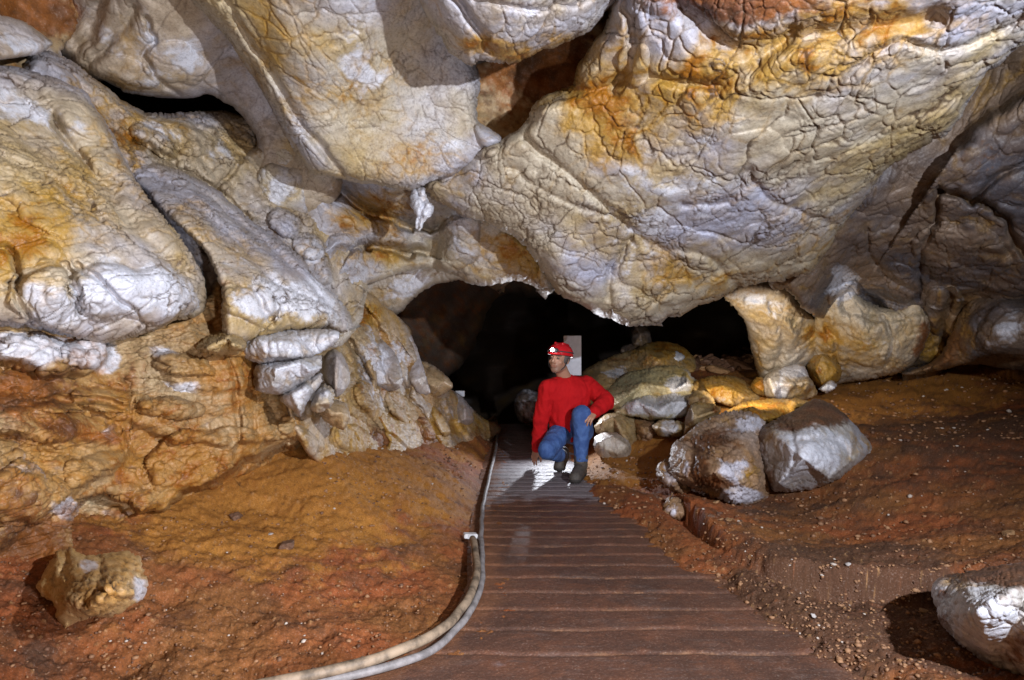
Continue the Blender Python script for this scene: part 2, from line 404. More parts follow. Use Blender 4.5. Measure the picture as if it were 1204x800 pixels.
def mass(name, poly, pts, mat, step=3.0, edge=25, ed=0.25, back=1.0, inward=0.35, smooth_outline=True, wig=2.5, noise=0.05, nf=1.2,
         folds=(), fpts=None, lumps=(), steps=(), stain=(), mud=(), pale=(), seed=0, closed_back=False, facets=0, facet_depth=0.0, relief=(), per=6, origin=None):
    pl = catmull(poly, per) if smooth_outline else np.array(poly, float)
    if wig:
        t = np.arange(len(pl))
        pp = np.c_[pl * 0.045, np.full(len(pl), seed * 3.3)]
        pl = pl + np.c_[noise3(pp, seed + 1), noise3(pp, seed + 2)] * wig * 2.2
        pp = np.c_[pl * 0.16, np.full(len(pl), seed * 3.3)]
        pl = pl + np.c_[noise3(pp, seed + 3), noise3(pp, seed + 4)] * wig
    lo = pl.min(0) - step; hi = pl.max(0) + step
    def axis(a, b, f0, f1):
        out = [a]
        while out[-1] < b:
            x = out[-1]
            far = max(f0 - x, x - f1, 0)
            out.append(x + step * (1 + min(far / 30.0, 4)))
        return np.array(out)
    us = axis(lo[0], hi[0], -14, 1218); vs = axis(lo[1], hi[1], -14, 814)
    nu, nv = len(us), len(vs)
    U, Vv = np.meshgrid(us, vs)
    q = np.c_[U.ravel(), Vv.ravel()]
    # coarse distances first, exact ones only near the outline
    cs = 8.0
    cu = np.arange(lo[0] - cs, hi[0] + 3 * cs + 30, cs); cv = np.arange(lo[1] - cs, hi[1] + 3 * cs + 30, cs)
    CU, CV = np.meshgrid(cu, cv); cq = np.c_[CU.ravel(), CV.ravel()]
    cd, _ = poly_dist(cq, pl); cd = np.where(inside(cq, pl), cd, -cd).reshape(len(cv), len(cu))
    fx = (q[:, 0] - cu[0]) / cs; fy = (q[:, 1] - cv[0]) / cs
    ix = np.clip(fx.astype(int), 0, len(cu) - 2); iy = np.clip(fy.astype(int), 0, len(cv) - 2); fx = fx - ix; fy = fy - iy
    sd = (cd[iy, ix] * (1 - fx) + cd[iy, ix + 1] * fx) * (1 - fy) + (cd[iy + 1, ix] * (1 - fx) + cd[iy + 1, ix + 1] * fx) * fy
    near = q.copy()
    m = np.abs(sd) < 12 + 3 * step
    dm, nm = poly_dist(q[m], pl)
    sd[m] = np.where(inside(q[m], pl), dm, -dm); near[m] = nm
    ok = (sd > -0.45 * step).reshape(nv, nu)
    f = ok[:-1, :-1] & ok[:-1, 1:] & ok[1:, :-1] & ok[1:, 1:]
    jj, ii = np.nonzero(f)
    a = jj * nu + ii
    quads = np.c_[a, a + nu, a + nu + 1, a + 1]   # outward = towards viewer
    used = np.unique(quads)
    remap = -np.ones(nu * nv, int); remap[used] = np.arange(len(used))
    quads = remap[quads]
    q = q[used].copy(); near = near[used]; sd = sd[used]
    # boundary edges
    e = np.concatenate([quads[:, [0, 1]], quads[:, [1, 2]], quads[:, [2, 3]], quads[:, [3, 0]]])
    key = e.min(1).astype(np.int64) * 10 ** 7 + e.max(1)
    uk, idx, cnt = np.unique(key, return_index=True, return_counts=True)
    be = e[idx[cnt == 1]]
    bv = np.unique(be)
    q[bv] = near[bv]
    sd[bv] = 0
    sd = np.maximum(sd, 0)
    fdep = tps([(p[0], p[1]) for p in pts], np.array([1.0 / p[2] for p in pts]))
    dmin = min(p[2] for p in pts) * 0.8; dmax = max(p[2] for p in pts) * 1.2
    def depth(qq):
        return 1.0 / np.clip(fdep(qq), 1 / dmax, 1 / dmin)
    d = depth(q)
    t = np.clip(sd / edge, 0, 1)
    d = d + ed * (1 - np.sqrt(np.maximum(0, 1 - (1 - t) ** 2)))
    for (line, w, amp) in folds:
        ln = catmull(line, 5, closed=False)
        ln = ln + np.c_[noise3(np.c_[ln * 0.06, np.zeros(len(ln))], seed + 9), noise3(np.c_[ln * 0.06, np.ones(len(ln))], seed + 8)] * 10
        m = ((q > ln.min(0) - 3 * w) & (q < ln.max(0) + 3 * w)).all(1)
        if m.any():
            dd, _ = poly_dist(q[m], ln, closed=False)
            d[m] = d[m] + amp * np.exp(-(dd / w) ** 2)
    for (line, w, amp, reach) in steps:       # left-hand side of the line pushed back by amp, fading over reach
        ln = catmull(line, 5, closed=False)
        ln = ln + np.c_[noise3(np.c_[ln * 0.07, np.zeros(len(ln))], seed + 5), noise3(np.c_[ln * 0.07, np.ones(len(ln))], seed + 6)] * 12
        mm = ((q > ln.min(0) - 2.5 * reach) & (q < ln.max(0) + 2.5 * reach)).all(1)
        if not mm.any(): continue
        qm = q[mm]
        best = np.full(len(qm), 1e9); sgn = np.zeros(len(qm))
        for i in range(len(ln) - 1):
            dd, c, _ = seg_dist(qm, ln[i], ln[i + 1])
            s = (ln[i + 1][0] - ln[i][0]) * (qm[:, 1] - ln[i][1]) - (ln[i + 1][1] - ln[i][1]) * (qm[:, 0] - ln[i][0])
            m = dd < best; best[m] = dd[m]; sgn[m] = np.sign(s[m])
        s = best * sgn
        fade_ = np.exp(-(np.maximum(best - np.abs(s), 0) / reach) ** 2)
        d[mm] = d[mm] + amp * (0.5 + 0.5 * np.tanh(s / w)) * np.exp(-(np.maximum(s, 0) / reach) ** 2)
    for (u, v, ru, rv, ang, amp) in lumps:
        c, s = math.cos(math.radians(ang)), math.sin(math.radians(ang))
        R_ = max(ru, rv) * 1.6
        m = (np.abs(q[:, 0] - u) < R_) & (np.abs(q[:, 1] - v) < R_)
        if not m.any(): continue
        qm = q[m]
        wq = qm + np.c_[noise3(np.c_[qm * 0.03, np.full(len(qm), u)], 3), noise3(np.c_[qm * 0.03, np.full(len(qm), v)], 4)] * min(ru, rv) * 0.6
        x = (wq[:, 0] - u) * c + (wq[:, 1] - v) * s; y = -(wq[:, 0] - u) * s + (wq[:, 1] - v) * c
        r = np.abs(x / ru) ** 2.4 + np.abs(y / rv) ** 2.4
        d[m] = d[m] - amp * np.maximum(0, 1 - r) ** 0.45
    if facets:
        rr = np.random.default_rng(seed + 5)
        from mathutils.geometry import delaunay_2d_cdt
        rad = sd.max()
        ol = np.array(poly, float)
        cen_ = ol.mean(0)
        ol = cen_ + (ol - cen_) * 1.06
        tp = [(p[0], p[1], rr.uniform(-0.10, 0.10)) for p in ol]
        if fpts: tp += list(fpts)
        cand = [] if fpts else rr.permutation(np.nonzero(sd > rad * 0.22)[0])
        chosen = []
        for ci in cand:
            if all(np.hypot(*(q[ci] - c)) > rad * 0.62 for c in chosen):
                chosen.append(q[ci]); tp.append((q[ci][0], q[ci][1], rr.uniform(0.62, 1.0)))
            if len(chosen) >= facets: break
        co2, _, tris, _, _, _ = delaunay_2d_cdt([Vector((p[0], p[1])) for p in tp], [], [], 0, 1e-4)
        val = np.array([p[2] for p in tp])[:len(co2)]
        best = np.zeros(len(q))
        for tr in tris:
            a_, b_, c_ = [np.array(co2[k]) for k in tr]
            den = (b_[1] - c_[1]) * (a_[0] - c_[0]) + (c_[0] - b_[0]) * (a_[1] - c_[1])
            if abs(den) < 1e-9: continue
            l1 = ((b_[1] - c_[1]) * (q[:, 0] - c_[0]) + (c_[0] - b_[0]) * (q[:, 1] - c_[1])) / den
            l2 = ((c_[1] - a_[1]) * (q[:, 0] - c_[0]) + (a_[0] - c_[0]) * (q[:, 1] - c_[1])) / den
            l3 = 1 - l1 - l2
            m = (l1 >= -1e-6) & (l2 >= -1e-6) & (l3 >= -1e-6)
            best[m] = l1[m] * val[tr[0]] + l2[m] * val[tr[1]] + l3[m] * val[tr[2]]
        d = d - facet_depth * (0.8 * best + 0.2 * np.sqrt(np.clip(sd / rad, 0, 1)))
    w = np.c_[(q[:, 0] - CX) / FPX * d, d, CZ - (q[:, 1] - CY) / FPX * d]
    fade = np.clip(sd / 12, 0.15, 1)
    d = d + fade * noise * (fbm(w * nf, 4, seed) + 0.5 * (0.5 - np.abs(fbm(w * nf * 2.3, 3, seed + 50))))
    V = np.c_[(q[:, 0] - CX) / FPX * d, d, CZ - (q[:, 1] - CY) / FPX * d]
    faces = [quads]
    # skirt curling back
    nb = len(bv)
    bmap = -np.ones(len(q), int); bmap[bv] = np.arange(nb)
    cen = q.mean(0)
    # inward direction in pixel space: averaged from face centres
    inn = np.zeros((len(q), 2)); cnt2 = np.zeros(len(q))
    fc = q[quads].mean(1)
    for k in range(4):
        np.add.at(inn, quads[:, k], fc - q[quads[:, k]]); np.add.at(cnt2, quads[:, k], 1)
    inn = inn[bv]; inn /= np.maximum(np.hypot(*inn.T), 1e-6)[:, None]
    VV = [V]; base = len(V); prev = bv.copy()
    qq = [q]
    db = d[bv]
    if not closed_back:
        for k, (bk, iw) in enumerate([(0.12, 0.06), (0.35, 0.25), (0.7, 0.6), (1.0, 1.0)]):
            qn = q[bv] + inn * iw * inward * 60
            dn = db + back * bk
            pn = np.c_[(qn[:, 0] - CX) / FPX * dn, dn, CZ - (qn[:, 1] - CY) / FPX * dn]
            VV.append(pn); qq.append(q[bv])
            cur = base + np.arange(nb)
            faces.append(np.c_[be[:, 1], be[:, 0], be[:, 0], be[:, 1]] * 0 + np.c_[prev[bmap[be[:, 1]]], prev[bmap[be[:, 0]]], cur[bmap[be[:, 0]]], cur[bmap[be[:, 1]]]])
            prev = cur; base += nb
    else:
        # mirrored, coarser-looking back
        inner = np.ones(len(q), bool); inner[bv] = False
        ids = np.arange(len(q)); nidx = ids.copy()
        nidx[inner] = base + np.arange(inner.sum())
        rad = sd.max()
        db_ = depth(q) + ed + back * np.sqrt(np.maximum(0, 1 - (1 - np.clip(sd / rad, 0, 1)) ** 2))
        sh = 1.0
        qb = q[inner]; dd = db_[inner]
        wb = np.c_[(qb[:, 0] - CX) / FPX * dd, dd, CZ - (qb[:, 1] - CY) / FPX * dd]
        dd = dd + noise * fbm(wb * nf, 3, seed + 3) * np.clip(sd[inner] / 12, 0.1, 1)
        VV.append(np.c_[(qb[:, 0] - CX) / FPX * dd, dd, CZ - (qb[:, 1] - CY) / FPX * dd]); qq.append(qb)
        faces.append(nidx[quads][:, ::-1])
    V = np.concatenate(VV); qa = np.concatenate(qq)
    Fq = np.concatenate(faces)
    # random low frequency wandering so coating patches have irregular borders
    wn = np.c_[noise3(np.c_[qa * 0.02, np.full(len(qa), 1.0)], seed), noise3(np.c_[qa * 0.02, np.full(len(qa), 5.0)], seed + 1)] * min(26, 0.10 * float((hi - lo).min()))
    at = {'stain': blobs(qa + wn, stain), 'mud': blobs(qa + wn, mud), 'pale': blobs(qa + wn, pale)}
    org = None
    if origin == 'base':
        lowest = V[:, 2].min()
        org = (float(V[:, 0].mean()), float(V[:, 1].mean()), float(lowest))
    return make_mesh(name, V, Fq, mat, at, origin=org)

def structure(o): o['kind'] = 'structure'; return o

# ------------------------------------------------------------------ far cavern shell (closed all round, also behind the camera)
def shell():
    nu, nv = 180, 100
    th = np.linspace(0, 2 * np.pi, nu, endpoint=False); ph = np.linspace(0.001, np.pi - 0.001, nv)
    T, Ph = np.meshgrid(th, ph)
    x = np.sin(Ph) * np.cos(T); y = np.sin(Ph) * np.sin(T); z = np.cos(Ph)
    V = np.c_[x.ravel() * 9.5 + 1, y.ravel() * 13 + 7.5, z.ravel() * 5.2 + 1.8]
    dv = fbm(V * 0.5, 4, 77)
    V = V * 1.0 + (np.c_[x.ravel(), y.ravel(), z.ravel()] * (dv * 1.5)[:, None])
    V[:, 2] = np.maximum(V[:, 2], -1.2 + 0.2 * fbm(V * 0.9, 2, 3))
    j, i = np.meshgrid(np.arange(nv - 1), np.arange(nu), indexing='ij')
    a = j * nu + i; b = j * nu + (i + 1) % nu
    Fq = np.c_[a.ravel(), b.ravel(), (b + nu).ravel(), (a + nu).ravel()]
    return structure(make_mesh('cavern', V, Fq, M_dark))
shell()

# ------------------------------------------------------------------ ground
def rightedge(y): return np.interp(y, [0, 2.54, 3.39, 4.15, 5.5, 7, 10], [1.55, 1.39, 1.20, 1.02, 0.80, 0.78, 0.75])
def leftedge(y): return np.interp(y, [0, 2.3, 2.54, 2.75, 3.0, 3.5, 4.1, 5.1, 9.2, 12], [-0.8, -0.75, -0.50, -0.34, -0.22, -0.17, -0.21, -0.235, -0.23, -0.2])
gp = []   # (x,y,z)
def G(u, v, d): gp.append(P(u, v, d))
for (u, v, d) in [(1027, 530, 5.6), (1204, 600, 4.1), (1100, 640, 3.95), (1204, 420, 8.0), (1000, 445, 8.6), (1100, 500, 6.4), (1204, 500, 5.6),
                  (960, 470, 7.6), (1204, 760, 2.7), (1120, 750, 2.85), (760, 520, 7.0), (800, 440, 9.2), (752, 425, 9.6), (860, 425, 11.0),
                  (870, 470, 7.6), (900, 620, 4.75), (930, 590, 5.2), (860, 640, 4.35), (980, 660, 3.95), (1300, 560, 4.6), (1350, 760, 2.6), (1400, 440, 7), (880, 405, 13),
                  (560, 506, 8.0), (525, 518, 7.0), (480, 532, 5.85), (500, 575, 4.95), (540, 565, 5.5), (430, 546, 4.8), (440, 590, 4.3), (390, 556, 4.35), (300, 600, 3.9), (200, 650, 3.15), (100, 780, 2.4),
                  (0, 740, 2.35), (540, 650, 3.98), (450, 700, 3.25), (330, 640, 3.55), (-150, 760, 2.1), (300, 740, 2.75), (550, 600, 4.95)]:
    G(u, v, d)
for y in (1.0, 2, 2.6, 3.2, 3.9, 4.6, 5.4, 6.3, 7.3, 8.4, 9.6):
    gp.append((float(leftedge(y)) + 0.05, y, 0.0)); gp.append((float(rightedge(y)) - 0.05, y, 0.0)); gp.append((float(leftedge(y) + rightedge(y)) / 2, y, 0.0))
gp += [(0.2, 11, -0.35), (0.2, 13, -0.9), (1.0, 12, -0.2), (-3, 2, 0.5), (-4, 5, 1.2), (-4, 9, 1.2), (-1.5, 10, 0.2), (-1.0, 12.5, -0.7), (7, 4, 1.6), (7, 9, 1.6), (3, 1, 0.15), (-2, 0.8, 0.2), (5.5, 13, 1.2), (0, 16, -1.0), (5, 16, 0.8)]
gp = np.array(gp)
gf = tps(gp[:, :2] * 60, gp[:, 2], smooth=2e-4)
DENTS = [(232, 690, .05, .035), (262, 688, .03, .02), (342, 697, .045, .035), (192, 732, .05, .035), (318, 642, .06, .025), (150, 790, .06, .03), (180, 775, .06, .03), (292, 735, .05, .025),
         (440, 662, .06, .03), (420, 690, .05, .025), (380, 740, .06, .03), (250, 760, .05, .025), (480, 700, .05, .025), (370, 655, .05, .025), (90, 760, .06, .03), (300, 780, .05, .025), (460, 640, .07, .03)]
# little bank cut beside the path (right)
cut = np.array([P(u, v, floor_d(v))[:2] for (u, v) in [(812, 615), (832, 640), (852, 668), (900, 688), (960, 698), (1040, 705), (1120, 712), (1260, 740)]])
def ground_z(x, y, detail=True):
    q = np.c_[x, y]
    z = gf(q * 60)
    # distance outside the path
    le, re = leftedge(y), rightedge(y)
    outp = np.maximum(le - x, x - re)
    z = np.where(outp < 0, np.minimum(z * 0, 0.0), z * np.clip(outp / 0.18, 0, 1) ** 0.8)
    far = np.clip((y - 9.9) / 1.5, 0, 1)
    z = np.where(y > 9.9, z * (1 - far) + gf(q * 60) * far - 0.15 * far, z)
    # bank
    best = np.full(len(q), 1e9); sg = np.zeros(len(q))
    for i in range(len(cut) - 1):
        dd, c, _ = seg_dist(q, cut[i], cut[i + 1])
        s = (cut[i + 1][0] - cut[i][0]) * (y - cut[i][1]) - (cut[i + 1][1] - cut[i][1]) * (x - cut[i][0])
        m = dd < best; best[m] = dd[m]; sg[m] = np.sign(s[m])
    s = best * sg + 0.05 * noise3(np.c_[x * 5, y * 5, x * 0], 5)
    lip = 0.5 + 0.5 * np.tanh(s / 0.016)
    near = np.exp(-(best / 0.55) ** 2) * np.clip((x - 0.95) / 0.25, 0, 1)
    z = z + near * (0.18 * lip - 0.06) * np.clip((outp - 0.08) / 0.15, 0, 1)
    z = z + 0.03 * np.exp(-((outp - 0.12) / 0.12) ** 2) * (x > 0.3) - 0.02 * np.exp(-(outp / 0.10) ** 2) * (x < 0.3)
    if detail:
        n = fbm(np.c_[x * 2.2, y * 2.2, x * 0 + 3], 5, 11)
        rough = np.clip(outp / 0.25, 0.0, 1)
        z = z + n * 0.055 * rough + 0.012 * fbm(np.c_[x * 9, y * 9, x * 0], 3, 23) * rough
        # soil creeping over the path edge
        z = z + np.clip((outp + 0.16 + 0.14 * fbm(np.c_[x * 3, y * 3, x * 0 + 7], 4, 31)) * 0.35, -0.04, np.where(x > 0.3, 0.034, 0.006)) + 0.006
    for (u, v, r_, a_) in DENTS:
        d_ = CZ * FPX / (v - CY) * 0.93; px, py = (u - CX) / FPX * d_, d_
        z = z - a_ * np.exp(-(((x - px) / r_) ** 2 + ((y - py) / (r_ * 0.8)) ** 2 + 0.6 * noise3(np.c_[x * 14, y * 14, x * 0 + u], 9)))
    return z

tt = np.r_[np.linspace(-2.2, -0.80, 40, endpoint=False), np.linspace(-0.80, 0.80, 760), np.linspace(0.80, 2.2, 41)[1:]]
yy = np.unique(np.r_[np.linspace(0.5, 2.2, 40), CZ * FPX / np.arange(60, 860 - 400, 1.1)[::-1], np.geomspace(17, 24, 20)])
yy = yy[(np.diff(yy, prepend=0) > 0.002)]
ncol, nrow = len(tt), len(yy)
X = tt[None, :] * yy[:, None]; Y = np.repeat(yy[:, None], ncol, 1)
Z = ground_z(X.ravel(), Y.ravel())
V = np.c_[X.ravel(), Y.ravel(), Z]
a = (np.arange(nrow - 1)[:, None] * ncol + np.arange(ncol - 1)[None]).ravel()
Fq = np.c_[a, a + 1, a + ncol + 1, a + ncol]
def wblobs(V, lst):
    o = np.zeros(len(V))
    for (u, v, d, r, w) in lst:
        p = P(u, v, d); o += w * np.exp(-(((V[:, 0] - p[0]) ** 2 + (V[:, 1] - p[1]) ** 2) / r ** 2))
    return np.clip(o, 0, 1.2)
st = wblobs(V, [(430, 560, 5.0, 0.9, 0.9), (330, 585, 4.0, 0.6, 0.9), (250, 610, 3.6, 0.5, 0.9), (520, 530, 7, 0.8, 0.5), (960, 440, 8.2, 1.2, 0.9), (1050, 450, 7.8, 1.2, 0.7), (860, 480, 7, 1.0, 1.0), (760, 520, 6.8, 0.8, 0.9), (720, 560, 6.1, 0.4, 0.6)])
mu = wblobs(V, [(1000, 740, 2.95, 0.7, 0.9), (900, 600, 5, 0.5, 0.4), (1100, 560, 4.9, 1.6, 0.35), (1000, 700, 3.5, 0.5, 0.7), (1204, 480, 5.8, 1.5, 0.5), (0, 770, 2.3, 0.5, 0.5), (880, 430, 11, 2.5, 1.0)])
M_soil_o = soil_mat('cave_floor_soil', (0.31, 0.105, 0.048), (0.24, 0.105, 0.042), (0.11, 0.046, 0.022), amp=0.017)
structure(make_mesh('ground', V, Fq, M_soil_o, {'stain': st, 'mud': mu, 'pale': st * 0}))

# ------------------------------------------------------------------ concrete path with cross ribs
PITCH = 0.243
def build_path():
    N = GNT('path_relief'); co = N.pos
    big = N.noise(co, 1.6, 5).outputs['Fac']; med = N.sep(N.noise(co, 6, 9, 0.68).outputs['Color']); hi = N.noise(co, 34, 6, 0.7).outputs['Fac']
    brush = N.noise(N.vmath('MULTIPLY', co, (2.5, 30, 3)), 1.5, 6, 0.65).outputs['Fac']
    c = N.mix(N.ramp(big, 0.38, 0.62), (0.115, 0.055, 0.038), (0.075, 0.038, 0.028))
    c = N.mix(N.ramp(med[0], 0.46, 0.68, 0, 0.85), c, (0.155, 0.068, 0.042))
    c = N.mix(N.ramp(N.math('ADD', N.math('MULTIPLY', brush, 0.5), N.math('MULTIPLY', med[2], 0.5)), 0.50, 0.66, 0, 0.5), c, (0.12, 0.10, 0.095))
    c = N.mix(N.ramp(N.noise(co, 90, 4, 0.7).outputs['Fac'], 0.56, 0.70, 0, 0.7), c, (0.24, 0.125, 0.08))
    c = N.mix(N.ramp(hi, 0.54, 0.72, 0, 0.7), c, (0.03, 0.018, 0.014))
    c = N.mix(N.ramp(N.math('ADD', med[0], N.math('MULTIPLY', N.attr('lit_zone'), 0.5)), 0.62, 0.85, 0, 0.85), c, (0.27, 0.25, 0.27))  # paler concrete tone carries the back lamp's brightness in its colour
    c = N.mix(N.math('MULTIPLY', N.ramp(N.attr('groove'), 0.4, 0.9), N.attr('lit_zone')), c, (0.03, 0.02, 0.016))  # grooves darkened only there, rib shadows put into the colour
    gm = N.ramp(N.math('ADD', N.math('MULTIPLY', N.math('ADD', med[1], hi), 0.5), N.math('MULTIPLY', N.math('SUBTRACT', N.attr('groove'), N.math('MULTIPLY', N.attr('lit_zone'), 0.8)), 0.20)), 0.64, 0.78)
    c = N.mix(N.math('MULTIPLY', gm, N.ramp(big, 0.35, 0.6, 0.15, 0.75)), c, (0.30, 0.165, 0.10))
    c = N.mix(N.ramp(N.math('ADD', med[2], N.math('MULTIPLY', N.attr('edge'), 0.42)), 0.58, 0.84, 0, 0.9), c, (0.20, 0.095, 0.055))
    h = N.math('ADD', N.math('MULTIPLY', hi, 0.007), N.math('MULTIPLY', med[0], 0.014))
    h = N.math('ADD', h, N.math('MULTIPLY', brush, 0.002))
    pm_ = attr_mat('path_concrete', (0.34, 0.62), fine=0.004, fscale=100, spec=0.5, dark=0.6)
    RELIEF['path_concrete'] = N.finish(h, 0.013, c)
    ys = []
    y = 0.9
    while y < 10.2:
        st_ = 0.0065 * max(1, y / 4)
        ys.append(y); y += st_
    ys = np.array(ys); nc = 300
    s = np.linspace(0, 1, nc)
    le, re = leftedge(ys) - 0.06, rightedge(ys) + 0.10
    X = le[:, None] + (re - le)[:, None] * s[None]
    Y = np.repeat(ys[:, None], nc, 1)
    yw = Y + 0.012 * noise3(np.c_[X.ravel() * 3, Y.ravel() * 2, X.ravel() * 0], 3).reshape(X.shape)
    sp_ = lambda y: np.clip(0.245 - 0.075 * (y - 2.5) / 1.8, 0.165, 0.26)
    ty = np.linspace(0.5, 11, 4000); tph = np.concatenate([[0], np.cumsum(np.diff(ty) / sp_(ty[1:]))]); tph = tph - np.interp(2.72, ty, tph)
    ph = np.interp(yw, ty, tph) % 1.0
    PITCHL = sp_(yw)
    dg = np.minimum(ph, 1 - ph) * PITCHL
    # each rib leans: higher at its near lip, with a groove behind
    Z = 0.018 + 0.004 * (1 - ph) * 0.5 - 0.009 * np.exp(-(dg / 0.013) ** 2)
    Z = Z + 0.010 * fbm(np.c_[X.ravel() * 2, Y.ravel() * 2, X.ravel() * 0], 3, 4).reshape(X.shape)
    V = np.c_[X.ravel(), Y.ravel(), Z.ravel()]
    nr = len(ys)
    a = (np.arange(nr - 1)[:, None] * nc + np.arange(nc - 1)[None]).ravel()
    Fq = np.c_[a, a + 1, a + nc + 1, a + nc]
    g = np.exp(-(dg / 0.013) ** 2).ravel()
    e = np.exp(-(np.minimum(X - le[:, None], re[:, None] - X) / 0.2) ** 2).ravel()
    structure(make_mesh('path', V, Fq, pm_, {'groove': g, 'edge': e, 'lit_zone': (np.clip((Y - 5.1) / 0.6, 0, 1)).ravel()}))
build_path()

# ------------------------------------------------------------------ ceiling and walls
# big cracked slab, centre and right
structure(mass('cave_ceiling', [(560, -260), (680, -260), (900, -260), (1250, -260), (1500, -260), (1500, -80), (1330, -30), (1204, 52), (1150, 98), (1130, 140), (1098, 166), (1050, 192),
    (1020, 232), (1000, 255), (975, 290), (950, 322), (905, 331), (875, 336), (845, 350), (800, 370), (768, 380), (742, 383), (715, 375), (690, 362), (664, 350), (645, 330), (630, 306), (608, 280), (570, 262), (520, 240), (500, 216), (530, 200), (580, 168), (612, 150), (632, 120), (670, 100), (690, 60), (720, 10), (690, -60), (600, -160)],
    [(600, 200, 4.3), (520, 235, 4.6), (640, 330, 4.85), (742, 382, 5.15), (850, 348, 5.2), (930, 325, 5.2), (1000, 255, 4.7), (1100, 165, 3.9), (1204, 50, 3.1), (700, 200, 4.1), (850, 200, 3.85), (1000, 150, 3.6), (720, 60, 3.5), (900, 60, 3.1), (1100, 30, 2.9),
     (750, 320, 4.85), (900, 290, 4.75), (700, -100, 2.8), (1000, -100, 2.5), (1200, -100, 2.3), (900, -250, 2.0), (1400, -200, 2.0), (650, -250, 2.2)],
    M_slab, step=1.15, edge=22, ed=0.30, back=1.4, wig=3, noise=0.09, nf=1.3, seed=1,
    folds=[([(800, 0), (860, 60), (960, 40), (1100, 20)], 14, 0.10), ([(620, 165), (700, 230), (770, 290), (830, 300), (870, 345)], 5, 0.05), ([(985, 265), (900, 230), (880, 200), (860, 235), (800, 240)], 5, 0.05),
           ([(640, 120), (760, 90), (850, 100), (930, 40)], 7, 0.06), ([(740, 280), (718, 320), (716, 350)], 4, 0.08), ([(600, 195), (650, 230), (730, 262), (745, 290)], 4, 0.03), ([(1000, 90), (1050, 50), (1120, 60), (1204, 20)], 5, 0.05),
           ([(735, 0), (745, 60), (720, 110)], 6, 0.08)],
    lumps=[(672, 318, 55, 34, 38, 0.08), (760, 318, 30, 28, 20, 0.07), (745, 362, 28, 14, 0, 0.06), (745, 75, 24, 20, 60, 0.06), (790, 345, 26, 16, -10, 0.05), (560, 165, 24, 22, 0, 0.12), (905, 290, 50, 30, -35, 0.05), (815, 290, 40, 20, 20, 0.05), (880, 190, 50, 40, -30, 0.03)],
    stain=[(690, 130, 60, 60, 0.9), (730, 150, 50, 40, 0.7), (840, 90, 90, 50, 1.0), (950, 60, 80, 40, 0.9), (1040, 20, 90, 40, 0.9), (660, 40, 60, 40, 0.5), (820, 330, 60, 20, 0.7), (790, 290, 30, 30, 0.5), (560, 205, 40, 20, 0.5), (960, 290, 40, 40, 0.5)],
    mud=[(900, -10, 160, 30, 0.8), (860, 5, 60, 20, 0.7)],
    pale=[(800, 210, 90, 60, 0.35), (760, 250, 60, 40, 0.3)]))

# central upper bulge
structure(mass('cave_ceiling', [(380, -260), (470, -120), (492, 0), (520, 45), (552, 78), (565, 72), (600, 74), (625, 66), (660, 52), (690, 40), (712, 15), (740, -10), (800, -60), (900, -260)],
    [(555, 75, 3.35), (500, 10, 3.2), (620, 65, 3.35), (700, 30, 3.3), (600, 0, 2.9), (560, -100, 2.5), (700, -100, 2.8), (600, -250, 2.1), (850, -240, 2.2), (400, -250, 2.2)],
    M_slab2, step=1.15, edge=26, ed=0.3, back=1.0, wig=2.5, noise=0.07, nf=1.6, seed=2,
    folds=[([(520, -20), (560, 30), (580, 60)], 5, 0.08), ([(560, 0), (640, 10), (690, 0)], 4, 0.04)],
    stain=[(560, 55, 30, 14, 1.1), (610, 65, 40, 12, 1.2), (660, 45, 40, 16, 0.8)], pale=[(600, 10, 60, 30, 0.3)]))

# left ceiling slab
structure(mass('cave_ceiling', [(180, -260), (190, -60), (225, 0), (262, 40), (290, 80), (315, 120), (335, 158), (352, 188), (372, 205), (400, 210), (440, 217), (482, 224), (505, 214), (530, 207), (560, 190), (592, 168), (575, 150), (560, 140), (565, 100), (560, 60), (600, 0), (620, -260)],
    [(225, 0, 3.6), (290, 80, 3.95), (352, 190, 4.2), (480, 222, 4.35), (590, 165, 4.25), (420, 150, 4.15), (340, 60, 3.6), (450, 50, 3.75), (540, 60, 4.1), (540, 140, 4.3), (300, -60, 3.1), (450, -60, 3.1), (580, -60, 3.4), (300, -250, 2.3), (500, -250, 2.3)],
    M_slab2, step=1.15, edge=18, ed=0.24, back=1.1, wig=2.2, noise=0.07, nf=1.4, seed=3,
    folds=[([(265, 0), (310, 70), (350, 140), (400, 200)], 5, 0.06), ([(250, -30), (330, 50), (420, 170), (470, 215)], 30, -0.03)],
    lumps=[(578, 158, 18, 15, -20, 0.08)],
    stain=[(330, 60, 50, 70, 0.55), (400, 120, 60, 60, 0.35), (480, 195, 60, 20, 0.5), (300, 10, 40, 40, 0.4)], pale=[(420, 60, 60, 60, 0.45), (540, 170, 30, 20, 0.5), (345, 170, 20, 30, 0.5)]))

# recess above, between bulge and slabs
structure(mass('cave_ceiling', [(460, -40), (560, -60), (760, -60), (760, 60), (700, 150), (620, 190), (540, 180), (480, 100)],
    [(560, 100, 4.7), (620, 100, 4.75), (700, 50, 4.5), (600, 170, 4.9), (500, 20, 4.6), (740, -20, 4.3), (740, 100, 4.8)],
    M_mudrock, step=3.5, edge=10, ed=0.1, back=0.6, noise=0.18, nf=2.5, seed=4, mud=[(630, 80, 90, 60, 0.8)]))  # mud brown also carries the recess's brown shadow in its colour

